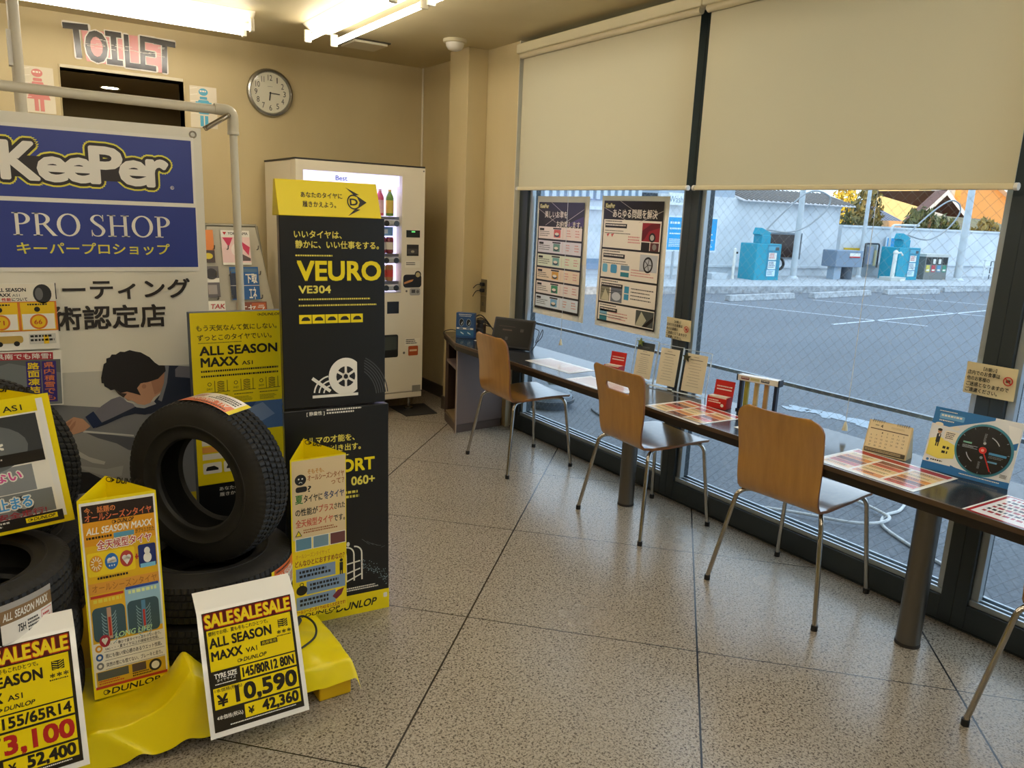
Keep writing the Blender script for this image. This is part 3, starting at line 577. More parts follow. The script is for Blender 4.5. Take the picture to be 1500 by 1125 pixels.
for y in (-2.944, -4.507, -6.07): MB().cyl((-.24, y, .012), (-.24, y, .586), .042, STEEL, 28).lathe([(0, 0), (.044, 0), (.044, .012), (0, .012)], M('#2a2622', .6), 28, (-.24, y, 0)).build('leg', t)
t = thing('open_cabinet', 'brown open shelf cabinet under the far end of the counter', 'cabinet', (-.22, -1.2, 0))
CB = M('#6d5d55', .4); CBD = M('#3a2a20', .55)
# plan: front corner A, left-back corner B, back C, window side D
A_, B_, C_, D_ = (-.41, -1.384), (-.300, -1.02), (-.17, -1.0), (-.02, -1.36)
def wallpanel(p, q, z0, z1, w, m, name):
    global mb; mb = MB(); d = Vector((q[0]-p[0], q[1]-p[1], 0)).normalized(); n_ = Vector((-d.y, d.x, 0))*w
    mb.add([(p[0], p[1], z0), (q[0], q[1], z0), (q[0]+n_.x, q[1]+n_.y, z0), (p[0]+n_.x, p[1]+n_.y, z0), (p[0], p[1], z1), (q[0], q[1], z1), (q[0]+n_.x, q[1]+n_.y, z1), (p[0]+n_.x, p[1]+n_.y, z1)], [(0, 1, 2, 3), (4, 7, 6, 5), (0, 4, 5, 1), (1, 5, 6, 2), (2, 6, 7, 3), (3, 7, 4, 0)], m); return mb.build(name, t, bevel=.002)
wallpanel((-.41, -1.384), (-.02, -1.36), 0.06, .586, .018, CB, 'side_panel'); wallpanel((-.405, -1.374), (-.02, -1.35), 0, .06, .018, M('#57483f', .5), 'plinth')
MB().prism([(-.30, -1.02), (-.17, -1.0), (-.02, -1.01), (-.02, -1.04), (-.29, -1.045)], 0.0, .585, CBD).build('back_panel', t)
for z, nm in ((.06, 'bottom_board'), (.44, 'shelf')): MB().prism([(-.405, -1.362), (-.305, -1.045), (-.03, -1.04), (-.03, -1.34)], z, z+.018, M('#7a6648', .5) if z < .1 else CB).build(nm, t)
MB().prism([(-.40, -1.362), (-.31, -1.04), (-.29, -1.04), (-.38, -1.362)], 0, .06, M('#57483f', .5)).build('kick_board', t)
MB().tube([(-.412, -1.385, .0), (-.412, -1.385, .585)], .006, M('#9a8878', .4), 6).build('corner_trim', t)

# ================================================================ CHAIRS  (local +x faces the window)
def chair_shell(slot=False):
    # profile from seat front to top of back
    pr = smooth_path([(.225, .425), (.20, .438), (.10, .440), (-.05, .432), (-.145, .427), (-.195, .445), (-.215, .50), (-.225, .60), (-.245, .72), (-.262, .80)], 8)
    pr = [(p[0], p[1]) for p in [Vector((a[0], a[1], 0)) for a in pr]]
    ss = [0]
    for i in range(1, len(pr)): ss.append(ss[-1]+sqrt((pr[i][0]-pr[i-1][0])**2+(pr[i][1]-pr[i-1][1])**2))
    Lt = ss[-1]
    def at(s):
        s = min(max(s, 0), Lt)
        for i in range(1, len(ss)):
            if s <= ss[i]+1e-9: f = (s-ss[i-1])/(ss[i]-ss[i-1]); return (pr[i-1][0]+(pr[i][0]-pr[i-1][0])*f, pr[i-1][1]+(pr[i][1]-pr[i-1][1])*f)
        return pr[-1]
    bend = .47
    def hw(s):
        w = .195 if s < .2 else (.195-.015*min(1, (s-.2)/.2) if s < .44 else .18)
        if s > .44: w = .178+.008*min(1, (s-.44)/.3) if not slot else .152+.042*min(1, (s-.44)/.36)
        if slot and .26 < s <= .44: w = .193-.041*(s-.26)/.18
        R0, R1 = .05, (.055 if not slot else .03)
        if s < R0: w = w-R0+sqrt(max(0, R0*R0-(R0-s)**2))
        if s > Lt-R1: w = w-R1+sqrt(max(0, R1*R1-(s-Lt+R1)**2))
        return w
    sv = sorted(set([round(x, 5) for x in ([.05*(1-cos(i/8*pi/2)) for i in range(9)]+[Lt-.055*(1-cos(i/8*pi/2)) for i in range(9)]+[.05+(Lt-.105)*i/30 for i in range(31)])]))
    tv = [-1+2*j/24 for j in range(25)]
    s0, s1 = Lt-.112, Lt-.074
    if slot:
        sv = sorted([s for s in sv if not (s0-.012 < s < s1+.012)]+[s0, (s0+s1)/2, s1])
    vs = []; nx = len(tv)
    for s in sv:
        x, z = at(s)
        for tt in tv:
            w = hw(s); dish = (.006*(tt*tt) if s < .4 else -.012*(tt*tt)*min(1, (s-.4)/.2))
            sl = s
            vs.append((x+(dish if s >= .4 else 0)*-1, tt*w, z+(dish if s < .4 else 0)))
    fs = []
    for i in range(len(sv)-1):
        for j in range(nx-1):
            if slot and sv[i] >= s0-1e-6 and sv[i+1] <= s1+1e-6 and 6 <= j < 18: continue
            fs.append((i*nx+j, i*nx+j+1, (i+1)*nx+j+1, (i+1)*nx+j))
    if slot:   # rounded slot ends
        i0 = sv.index(s0)
        for jj, dj in ((6, 1), (18, -1)):
            for ii, w_ in ((i0, .0), (i0+2, .0)):
                k = ii*nx+jj; k2 = ii*nx+jj+dj; vs[k] = tuple(Vector(vs[k])*.45+Vector(vs[k2])*.55)
                km = (i0+1)*nx+jj
    return vs, fs
def make_chair(name, lab, slot=False):
    t = thing(name, lab, 'chair', (0, 0, 0), 0, 'plywood chairs at the window counter')
    vs, fs = chair_shell(slot); mb = MB(); mb.add(vs, fs, WOOD, True); mb.mat(M('#8a5a30', .5)); o = mb.build('seat_shell', t, rel=False)
    sd = o.modifiers.new('thickness', 'SOLIDIFY'); sd.thickness = .011; sd.offset = 0; sd.material_offset_rim = 1
    bv = o.modifiers.new('bevel', 'BEVEL'); bv.width = .002; bv.segments = 2; bv.limit_method = 'ANGLE'
    for sy in (-1, 1):
        MB().tube(bent([(-.02, sy*.09, .419), (-.165, sy*.175, .419), (-.185, sy*.19, .40), (-.245, sy*.25, .014)], .045, 6), .0095, CHROME, 12).build('leg', t, rel=False)
        MB().tube(bent([(.03, sy*.09, .422), (.165, sy*.165, .428), (.185, sy*.178, .40), (.225, sy*.212, .014)], .035, 6), .0095, CHROME, 12).build('leg', t, rel=False)
    for x, y in ((-.245, .25), (-.245, -.25), (.225, .212), (.225, -.212)): MB().cyl((x, y, 0), (x, y, .022), .0125, BLACK, 12).build('foot_cap', t, rel=False)
    MB().tube([(-.02, -.09, .419), (-.02, .09, .419)], .0095, CHROME, 10).tube([(.03, -.09, .422), (.03, .09, .422)], .0095, CHROME, 10).bx(-.05, .06, -.07, .07, .421, .427, STEEL).build('under_frame', t, rel=False)
    return t
c1 = make_chair('plywood_chair', 'honey plywood chair nearest the far cabinet, plain back')
c1.location = (-.335, -2.08, 0); c1.rotation_euler.z = radians(-3)
c3 = copy_tree(c1); c3.location = (-.25, -4.003, 0); c3.rotation_euler.z = radians(5); c3['label'] = 'large honey plywood chair right of the slotted one, plain back'
c4 = copy_tree(c1); c4.location = (-.285, -5.10, 0); c4.rotation_euler.z = radians(4); c4['label'] = 'chair with only one chrome leg visible at the right edge'
c2 = make_chair('plywood_chair', 'honey plywood chair with a hand slot in its tapered back', True)
c2.location = (-.28, -3.14, 0); c2.rotation_euler.z = radians(-3)

# ================================================================ BANNER AND ITS PIPE FRAME
SERIF = {}
def serif(a, word, x, y, w, h, m, l=2):
    """roman capitals with thick and thin strokes"""
    def bar(p, q, r, s): a.rect(ox+p*k, y+(1-s)*h, (q-p)*k, (s-r)*h, m, l)
    def ringp(cx, cy, rx0, ry0, rx1, ry1, a0, a1):
        vs = []
        for i in range(25):
            t_ = radians(a0+(a1-a0)*i/24); vs += [a._p(ox+(cx+rx0*cos(t_))*k, y+(1-cy-ry0*sin(t_))*h, l), a._p(ox+(cx+rx1*cos(t_))*k, y+(1-cy-ry1*sin(t_))*h, l)]
        a.mb.add(vs, [(2*i, 2*i+1, 2*i+3, 2*i+2) for i in range(24)], m)
    adv = {'P': .72, 'R': .86, 'O': .98, 'S': .68, 'H': .96, ' ': .28}; tot = sum(adv[c] for c in word); k = w/tot; ox = x
    for c in word:
        if c in 'PR':
            bar(.12, .25, 0, 1); bar(.02, .36, 0, .045); bar(.02, .25, .955, 1)
            ringp(.30, .74, .21, .205, .36, .26, -90, 90); bar(.25, .30, .945, 1); bar(.25, .30, .48, .535)
            if c == 'R': a.poly([(ox+.36*k, y+.48*h), (ox+.50*k, y+.48*h), (ox+.86*k, y+.97*h), (ox+.92*k, y+h), (ox+.72*k, y+h)], m, l)
        elif c == 'O': ringp(.48, .5, .30, .455, .44, .515, 0, 360)
        elif c == 'H':
            for p in (.14, .68): bar(p, p+.13, 0, 1); bar(p-.1, p+.23, 0, .045); bar(p-.1, p+.23, .955, 1)
            bar(.27, .68, .48, .535)
        elif c == 'S':
            pts = smooth_path([(.55, .80, 0), (.42, .96, 0), (.22, .94, 0), (.12, .77, 0), (.26, .59, 0), (.44, .45, 0), (.55, .26, 0), (.43, .05, 0), (.2, .04, 0), (.09, .22, 0)], 5); n = len(pts); vs = []
            for i, p in enumerate(pts):
                d = (pts[min(i+1, n-1)]-pts[max(i-1, 0)]).normalized(); ww = .025+.055*sin(pi*i/(n-1))**2
                for sg in (-1, 1): vs.append(a._p(ox+(p.x-d.y*ww*sg)*k, y+(1-p.y-d.x*ww*.6*sg)*h, l))
            a.mb.add(vs, [(2*i, 2*i+1, 2*i+3, 2*i+2) for i in range(n-1)], m); bar(.53, .565, .70, .99); bar(.08, .115, .01, .30)
        ox += adv[c]*k
t = thing('hanging_banner', 'large white and blue coating shop banner in a white pipe frame', 'banner', (-2.6475, -2.6, 0))
BW_ = .785; VIN = M('#e8e2cf', .38)
vs = []; nb = 24
for j in range(nb+1):
    for i in range(17): vs.append((-BW_/2+BW_*i/16, .004*sin(i*.8+j*.25)*.5, .02+1.745*j/nb))
MB().add(vs, [(j*17+i, j*17+i+1, (j+1)*17+i+1, (j+1)*17+i) for j in range(nb) for i in range(16)], VIN, True).build('banner_sheet', t, rel=False)
a = Art(BW_, 1.765, 785, 1765, step=.0006); a.map = lambda u, v, l: (u, -.0035-l, v)
BLU = M('#2c3d8c', .42); BK = M('#2a221c', .5); GYL = M('#e6dc4e', .45); OFFW = M('#f0eadb', .45)
def Y_(z): return 1765-z
a.rect(0, Y_(1728), 756, 500, M('#efe9da', .45), 0); a.rect(0, Y_(1716), 746, 231, BLU, 1); a.rect(0, Y_(1470), 752, 227, BLU, 1)
# outlined logo lettering
for wv, mm, ly in ((23, GYL, 2), (17, BK, 3), (6.5, OFFW, 4)):
    for ch, x, w_, top, bot, sh in (('K', 138, 104, 1665, 1547, 0), ('e', 245, 82, 1620, 1545, 0), ('e', 326, 82, 1622, 1546, 0), ('P', 406, 96, 1666, 1546, 0), ('e', 500, 86, 1625, 1545, 0), ('r', 590, 66, 1634, 1544, 0)):
        a.halo(ch, x, Y_(top), w_, top-bot, mm, wv, ly, 0, 18); a.halo(ch, x, Y_(top), w_, top-bot, mm, wv*.5, ly+.93, 0, 8)
    if wv > 10: a.rect(130, Y_(1624), 495, 72, mm, ly+.97)
a.ring(672, Y_(1540), 5, 6.5, OFFW, 2); a.text('R', 669, Y_(1543), 6, 7, OFFW, 2)
serif(a, 'PRO SHOP', 150, Y_(1432), 512, 78, OFFW, 2)
a.text('キーパープロショップ', 158, Y_(1331), 494, 42, GYL, 2, .02)
a.text('カーコーティング', 18, Y_(1200), 700, 76, BK, 2, .028); a.text('技術認定店', 150, Y_(1103), 474, 90, BK, 2, .028)
# printed photograph of a man polishing a car
G1, G2, G3 = M('#8e8d86', .45), M('#a9a8a1', .4), M('#55565a', .4)
def bp(pts, m, l): a.poly([(x-150, Y_(z)) for x, z in pts][::-1], m, l)
def bq(pts, m, l): a.poly([(x, Y_(z)) for x, z in pts][::-1], m, l)
JK, JG = M('#232a3a', .5), M('#77747a', .5); SK = M('#c49473', .5); SK2 = M('#ad7c5e', .5)
bq([(237, 858), (388, 854), (598, 860), (778, 854), (770, 660), (396, 711), (228, 740)], M('#c9c5b6', .45), 1)
bq([(45, 764), (228, 740), (396, 711), (769, 653), (721, 22), (0, 22)], M('#7c7c7c', .45), 1.5)
bq([(251, 613), (320, 624), (478, 588), (544, 557), (536, 414), (391, 367), (268, 377), (237, 571)], M('#96958f', .38), 2)
bq([(320, 621), (406, 602), (544, 564), (541, 508), (462, 533), (422, 565), (359, 595)], M('#5a5b5e', .4), 2.5)
bq([(312, 631), (484, 592), (484, 586), (312, 623)], M('#c9c7bd', .4), 3)
bq([(276, 566), (325, 524), (379, 497), (374, 486), (335, 499), (280, 538)], M('#c3c1b7', .35), 3)
bq([(260, 503), (380, 467), (440, 472), (431, 431), (389, 431), (321, 466)], M('#a9a8a2', .38), 3)
bq([(275, 473), (321, 463), (360, 432), (380, 404), (368, 385), (315, 383), (269, 381)], M('#2a2a2c', .3), 3.5)
bq([(589, 862), (661, 855), (712, 846), (777, 836), (769, 653), (640, 688), (589, 690), (550, 670), (525, 669), (490, 687), (479, 709), (503, 703), (549, 701), (572, 730), (605, 762), (615, 831)], JK, 4)
bq([(488, 718), (527, 707), (562, 721), (571, 708), (527, 695), (497, 702)], M('#a9a8a4', .5), 5.5)
bq([(647, 842), (661, 855), (712, 848), (777, 832), (775, 783), (690, 804), (646, 811)], JG, 5)
bq([(357, 698), (379, 719), (415, 743), (445, 751), (457, 742), (468, 727), (488, 718), (500, 703), (453, 687), (417, 671), (377, 655)], JG, 5)
bq([(377, 655), (417, 671), (497, 705), (531, 668), (495, 677), (452, 670), (391, 646), (350, 634)], JK, 5.5)
bq([(323, 683), (351, 702), (379, 651), (347, 635)], M('#1f2c4a', .5), 6)
bq([(427, 782), (443, 758), (462, 745), (471, 732), (486, 731), (504, 716), (528, 708), (550, 715), (563, 735), (595, 756), (609, 832), (583, 809), (548, 799), (520, 796), (501, 772)], SK, 6)
bq([(557, 801), (612, 838), (600, 763), (567, 746), (562, 773)], SK2, 6.5)
bq([(429, 778), (449, 764), (470, 760), (457, 745), (441, 760)], M('#3a2a22', .5), 7)
bq([(610, 860), (625, 858), (614, 789), (591, 716), (578, 724), (603, 790)], M('#7f8084', .5), 7)
bq([(386, 829), (392, 855), (398, 881), (407, 887), (408, 902), (420, 905), (427, 916), (441, 915), (456, 925), (471, 923), (489, 929), (510, 922), (527, 918), (557, 897), (574, 875), (589, 862), (610, 859), (612, 838), (583, 809), (548, 799), (520, 796), (506, 778), (518, 748), (491, 760), (470, 768), (449, 764), (427, 780), (415, 778), (408, 786), (395, 795), (393, 807), (386, 808)], M('#1c1714', .6), 7.5)
bq([(226, 643), (256, 669), (285, 687), (315, 676), (338, 645), (315, 628), (280, 619), (267, 628), (253, 636)], SK, 6)
bq([(237, 648), (264, 668), (282, 679), (272, 660), (248, 642)], SK2, 6.5)
bq([(262, 640), (283, 666), (292, 673), (288, 655), (273, 634)], SK2, 6.5)
bq([(223, 636), (237, 639), (271, 630), (264, 610), (223, 620)], M('#2f5f94', .45), 7)
bq([(226, 639), (237, 641), (271, 632), (268, 628), (224, 634)], M('#5f95c8', .45), 7.5)
a.ell(532, Y_(781), 16, 17, SK, 8); a.ell(531, Y_(783), 8, 9, SK2, 8.4)
bp([(395, 352), (480, 358), (575, 322), (620, 260), (620, 20), (395, 20)], M('#2b2b2e', .4), 3)
bp([(640, 330), (930, 318), (930, 240), (640, 255)], M('#d2b921', .45), 4)
bp([(690, 300), (760, 305), (800, 280), (760, 262), (690, 262)], M('#3a2320', .5), 5)
a.build(t)
MB().lathe([(.008, -.003), (.014, -.003), (.014, .003), (.008, .003)], CHROME, 18, (BW_/2-.03, 0, 1.74), 'y', True).build('eyelet', t, rel=False)
t = thing('banner_stand', 'white plastic pipe frame holding the blue banner', 'frame', (-2.6, -2.5, 0)); PVC = M('#d3ccb6', .35)
MB().tube([(.505, 0, .02), (.490, 0, 1.80)], .0155, PVC, 16).build('upright', t, rel=False); MB().tube([(-1.2, 0, .02), (-1.2, 0, 1.80)], .0155, PVC, 16).build('upright', t, rel=False)
MB().tube([(-1.2, 0, 1.862), (.44, 0, 1.850)], .0178, PVC, 16).build('top_pipe', t, rel=False)
for sx in (.490, -1.2): MB().tube(bent([(sx, 0, 1.76), (sx, 0, 1.852), (sx-(.07 if sx > 0 else -.07), 0, 1.853)], .03, 6), .0215, M('#cbc3aa', .35), 16).cyl((sx, 0, 1.76), (sx, 0, 1.772), .0225, PVC, 16).build('elbow_joint', t, rel=False)
for sx in (.505, -1.2): MB().tube([(sx, -.3, .022), (sx, .35, .022)], .0155, PVC, 12).build('foot_pipe', t, rel=False)
mb = MB(); p0, p1 = Vector((.36, -.10, 1.765)), Vector((.475, -.01, 1.835))
ax = (p1-p0).normalized(); e1 = ax.orthogonal().normalized(); e2 = ax.cross(e1)
mb.tube([p0+(p1-p0)*(i/140)+(e1*cos(i*.9)+e2*sin(i*.9))*.0085 for i in range(141)], .0022, CHROME, 5); mb.build('coil_spring', t, rel=False)
t = thing('white_pole', 'tall white pole with a clip behind the banner frame at far left', 'pole', (-2.79, -1.5, 0)); MB().tube([(-.01, 0, 0), (.0, 0, 2.56)], .024, M('#ddd6c0', .4), 16).build('pole_tube', t, rel=False); MB().bx(-.035, -.018, -.03, .02, 2.05, 2.2, WHITE).build('clip', t, rel=False); MB().lathe([(0, 0), (.16, 0), (.15, .02), (.03, .03), (0, .03)], WHITE, 24).build('base', t, rel=False)
# cards fixed to the banner
def card(name, lab, cat, x, y, z, w, h, rz=0, roll=0, tilt=0, m=PAPER, t_=.004):
    t = thing(name, lab, cat, (x, y, z), rz, None, tilt, roll); board(t, w, h, t_, m); return t
YC = M('#f2c81e', .45); OR = M('#e07b28', .45)
t = card('tyre_rating_card', 'white card with three yellow tyre rating boxes on the banner', 'sign', -2.95, -2.63, .955, .34, .235)
a = Art(.34, .235, 340, 235); a.rect(2, 2, 336, 60, M('#efe7d2', .5)); a.text('ALL SEASON', 160, 16, 92, 13, INK, 2, .05); a.text('MAXX', 160, 34, 46, 12, INK, 2, .05); a.text('AS1', 210, 37, 22, 9, INK, 2); a.text('性能', 178, 50, 28, 12, RED, 2, .04); a.text('について', 208, 50, 46, 12, INK, 2, .03); a.text('さん', 100, 24, 44, 18, INK, 2, .04); a.text('だ!!', 106, 46, 34, 16, INK, 2, .04)
a.ell(300, 38, 28, 34, M('#2b2b2b', .5), 2); a.ell(290, 38, 12, 22, M('#6b6b6b', .5), 3); a.rect(0, 64, 340, 105, OR, 1)
for i in range(3):
    x = 6+i*112; a.rect(x, 67, 104, 99, YC, 2); a.rect(x+3, 108, 98, 55, PAPER, 3); a.micro(x+22, 72, 60, 10, 1, INK, 3, i); a.ring(x+52, 136, 21, 27, OR, 4); a.ell(x+52, 136, 21, 21, YC, 4); a.text(('88', '71', '66')[i], x+38, 129, 24, 16, M('#c3401d', .5), 5, .02); a.ell(x+50, 92, 9, 9, INK, 3)
a.micro(4, 180, 110, 12, 1, INK, 2, 4); a.rrect(140, 184, 90, 26, 9, M('#c2a24d', .5), 2); a.ell(160, 212, 9, 9, INK, 3); a.ell(210, 212, 9, 9, INK, 3); a.rect(248, 180, 82, 36, M('#cfcdc2', .5), 2); a.micro(252, 184, 74, 28, 2, INK, 3); a.rect(292, 186, 16, 30, YC, 3); a.build(t)
t = card('snow_tyre_card', 'grey road card with red strip and yellow lettering on the banner', 'sign', -2.945, -2.64, .752, .32, .20, 0, 2)
a = Art(.32, .20, 320, 200); a.rect(4, 4, 290, 26, M('#b02c34', .45)); a.text('!岡山県南でも降雪!', 60, 7, 228, 20, WHITE, 2, .02); a.rect(4, 30, 312, 166, M('#5d615d', .5)); a.poly([(4, 90), (160, 40), (316, 80), (316, 196), (4, 196)], M('#757a78', .5), 2)
PUR = M('#3b2a78', .45); a.rect(210, 36, 44, 150, PUR, 3); a.rect(258, 36, 44, 150, PUR, 3)
for i, c in enumerate('県内積雪でも'): a.text(c, 264, 40+i*24, 32, 20, M('#e2813e', .45), 4, .02)
for i, c in enumerate('路面凍結に'): a.text(c, 214, 40+i*29, 36, 25, M('#f2d21c', .45), 4, .04)
a.poly([(60, 60), (120, 50), (128, 72), (108, 98), (80, 102), (62, 84)], WHITE, 4); a.poly([(70, 66), (108, 60), (112, 74), (96, 90), (78, 92)], INK, 5); a.rrect(20, 112, 88, 44, 8, WHITE, 4); a.text('？', 66, 118, 26, 32, OR, 5, .03); a.halo('す！', 30, 158, 110, 32, INK, 4, 5); a.text('す！', 30, 158, 110, 32, M('#f2d21c', .45), 6, .03); a.build(t)

# ================================================================ TYRE MAKER STAND BOARDS
t = thing('display_stand', 'tall black and yellow tyre stand board in front of the vending machine', 'display stand', (-1.985, -3.315, 0), -4.95, None, -1.5)
SW, SH = .375, 1.58; SBK = M('#171717', .3)
MB().prism([(-SW/2, 0), (SW/2, 0), (SW/2-.02, .12), (-SW/2+.02, .12)], .0, .805, SBK).build('lower_box', t, rel=False, bevel=.003)
MB().prism([(-SW/2+.002, 0.001), (SW/2-.012, .001), (SW/2-.03, .12), (-SW/2+.02, .12)], .812, 1.465, SBK).build('upper_box', t, rel=False, bevel=.003)
MB().add([(-.186, -.004, 1.463), (.162, -.004, 1.463), (.155, .03, 1.58), (-.19, .03, 1.58), (-.186, .10, 1.463), (.15, .10, 1.463), (.15, .07, 1.58), (-.186, .07, 1.58)], [(0, 1, 2, 3), (4, 7, 6, 5), (0, 4, 5, 1), (1, 5, 6, 2), (2, 6, 7, 3), (3, 7, 4, 0)], YEL).build('header', t, rel=False, bevel=.002)
a = Art(SW, SH, 100, 416)
def mp(u, v, l):
    if v > 1.463: return (u*.93-.012, -.0045+(v-1.463)*.29-l, v)
    return (u*(1-.02*v), -l, v)
a.map = mp
a.text('あなたのタイヤに', 22, 10, 40, 4.8, INK, 2, .015); a.text('履きかえよう。', 23, 18, 32, 5, INK, 2, .015)
a.ring(73, 17, 5.4, 6.6, INK, 2, 55, 310); a.poly([(76, 11), (86, 17), (76, 23), (79, 17)], INK, 2); a.poly([(66, 4.5), (79, 10.5), (74, 11)], INK, 2); a.poly([(66, 29.5), (79, 23.5), (74, 23)], INK, 2); a.text('D', 69, 14, 8, 6, INK, 2, .06)
GL = M('#e9d85c', .4); a.text('いいタイヤは、', 12, 43, 44, 6.6, GL, 2, .025); a.text('静かに、いい仕事をする。', 13, 51.5, 79, 7, GL, 2, .025); a.micro(13, 64, 34, 2.4, 1, GL, 2, 3)
a.text('VEURO', 14, 69, 80, 18, YELP, 2, .05); a.text('VE304', 15, 91, 30, 7, GL, 2, .05); a.micro(15, 102.5, 68, 2.6, 1, GL, 2, 5); a.micro(15, 108, 74, 2.6, 1, GL, 2, 8)
for i in range(5): x = 15+i*12.2; a.rect(x, 117, 11.6, 8, YELP, 2); a.poly([(x+2, 122), (x+3, 120), (x+5, 119), (x+8, 119), (x+10, 121), (x+10, 122.4), (x+2, 122.4)], INK, 3)
for i in range(6): a.ring(58, 196, 30+i*2.3, 31+i*2.3, M('#4a4b4d', .35), 1, 5, 62, 30)
a.rect(26, 191, 44, 2.6, OFFW, 2); a.ell(58, 175, 16.5, 17.5, OFFW, 2, 40); a.rect(69.2, 156, 7, 34, SBK, 3); a.ell(58, 175, 9.2, 9.6, INK, 4)
for i in range(6): ca, sa = cos(i*pi/3+pi/6), sin(i*pi/3+pi/6); a.line(58, 175, 58+9.4*ca, 175+9.8*sa, 2.2, OFFW, 5)
a.ell(58, 175, 3.6, 3.8, OFFW, 5); a.ell(58, 175, 2.1, 2.2, INK, 6)
for r_ in (8, 12.5, 17): a.ring(44, 190, r_-1.4, r_, OFFW, 2, 100, 175, 12)
a.line(26, 175, 43, 188, 3, OFFW, 3)
a.text('[ 静粛性 ]', 20, 206, 17, 4.4, OFFW, 2, .02); a.micro(39, 205, 34, 5.6, 2, OFFW, 2, 6)
a.text('クルマの才能を、', 14, 230, 52, 7, GL, 2, .025); a.text('鮮やかに引き出す。', 14, 239.5, 58, 7, GL, 2, .025); a.micro(14, 250, 46, 2.2, 1, GL, 2, 2)
a.text('SP SPORT', 14, 255, 72, 13, YELP, 2, .05); a.text('MAXX', 14, 272, 42, 10, YELP, 2, .05); a.text('060+', 62, 273, 24, 9, GL, 2, .04); a.micro(14, 287, 72, 9, 2, GL, 2, 9)
for x in (52, 60, 68):
    a.ring(x-4, 352, 7, 8.4, OFFW, 2, 0, 90, 8); a.rect(x+3, 352, 1.5, 28, OFFW, 2)
a.rect(50, 351, 3, 30, OFFW, 2); a.line(54, 362, 70, 360, 1.4, OFFW, 2); a.line(54, 372, 70, 368, 1.4, OFFW, 2); a.line(53, 381, 71, 374, 1.4, OFFW, 2); a.ell(58, 341, 1.6, 2.4, OFFW, 2); a.ell(52, 342, 1.4, 2, OFFW, 2)
rg = random.Random(4)
for i in range(110): x = rg.uniform(70, 98); y = 362+(x-70)*.75+rg.gauss(0, 3); a.rect(x, y, rg.uniform(.3, 1.1), rg.uniform(.3, .9), M('#8fa3a8', .5), 2)
for i in range(5): a.line(72+i*5, 338+i*3, 80+i*4, 345+i, .25, M('#7b7f80', .5), 2)
a.micro(56, 387, 34, 4.5, 2, OFFW, 2, 12); a.rect(0, 395, 100, 21, YELP, 2); dunlop(a, 32, 402, 56, 8, INK, 3); a.rrect(94, 399, 4, 5, 1, OFFW, 3)
a.build(t)
t = thing('display_board', 'shorter yellow tyre stand board behind the right tyre stack', 'display stand', (-2.215, -2.9, 0), 0, None, -1)
UW, UH = .335, 1.10; board(t, UW, UH, .05, M('#3b4a5e', .45), bevel=.002)
a = Art(UW, UH, 134, 436); a.rect(0, 0, 134, 138, YELP, 1); dunlop(a, 96, 3, 36, 4, INK); 
a.text('もう天気なんて気にしない。', 8, 18, 117, 9, INK, 2, .012); a.text('ずっとこのタイヤでいい。', 9, 32, 108, 9, INK, 2, .012); a.micro(10, 44, 62, 2.4, 1, INK, 2, 1, .4); a.text('ALL SEASON', 11, 49, 114, 14, INK, 2, .05); a.text('MAXX', 12, 66, 54, 14, INK, 2, .05); a.text('AS1', 71, 74, 16, 6, INK, 2, .03); a.micro(12, 85, 114, 4, 1, INK, 2, 2, .7); a.micro(12, 92.5, 114, 4, 1, INK, 2, 6, .7)
for i in range(3):
    x = 18+i*38; a.line(x, 119, x+34, 118, .9, INK, 2); a.rect(x+12, 101, .8, 17, INK, 2); a.rect(x+30, 101, .8, 17, INK, 2)
    for k_ in range(6): a.line(x+16, 104+k_*2.6, x+21, 102.5+k_*2.6, 1.1, INK, 2); a.line(x+21, 102.5+k_*2.6, x+26, 104+k_*2.6, 1.1, INK, 2)
    a.ring(x+5, 106, 2, 2.8, INK, 2); a.text(('DRY', 'WET', 'SNOW')[i], x+1, 112, 8, 3, INK, 2); a.micro(x+2, 123, 28, 2.6, 1, INK, 2, i); a.micro(x+2, 128, 30, 8, 4, INK, 2, i+9, .4)
a.rect(0, 138, 134, 44, M('#4d6d98', .45), 1); a.poly([(0, 182), (0, 160), (50, 138), (90, 138), (60, 182)], M('#2d4a7a', .45), 2); a.poly([(70, 150), (100, 140), (118, 160), (80, 178)], M('#7d93b5', .45), 3)
a.rect(0, 182, 134, 78, YELP, 1); a.rect(8, 190, 50, 9, PAPER, 2); a.rect(8, 201, 50, 9, M('#e8a24a', .5), 2); a.rect(8, 212, 50, 9, PAPER, 2)
for i in range(4): a.rrect(8+i*30, 226, 27, 17, 2, PAPER, 2); a.poly([(12+i*30, 236), (14+i*30, 232), (24+i*30, 231), (30+i*30, 235), (30+i*30, 238), (12+i*30, 238)], INK, 3)
a.rect(0, 260, 134, 176, SBK, 1); a.text('あなたのタイヤに', 30, 266, 60, 6, OFFW, 2, .02); a.text('履きかえよう。', 30, 275, 50, 6, OFFW, 2, .02); a.build(t)

# ================================================================ TYRE DISPLAY ON THE CLOTH-COVERED PLATFORM
t = thing('display_platform', 'low yellow platform under the tyre stacks, mostly hidden by the cloth', 'platform', (-2.7, -3.4, 0))
PLT = M('#e8b800', .45)
MB().prism([(-3.7, -3.76), (-2.13, -3.76), (-2.13, -3.40), (-2.26, -3.16), (-2.46, -2.76), (-3.7, -2.76)], .080, .112, PLT).build('deck', t)
for x, y in ((-2.17, -3.72), (-2.9, -3.72), (-3.6, -3.72), (-2.9, -2.85), (-3.6, -2.85)): MB().bx(x-.06, x+.045, y-.045, y+.05, 0, .080, PLT).build('foot', t, bevel=.006)
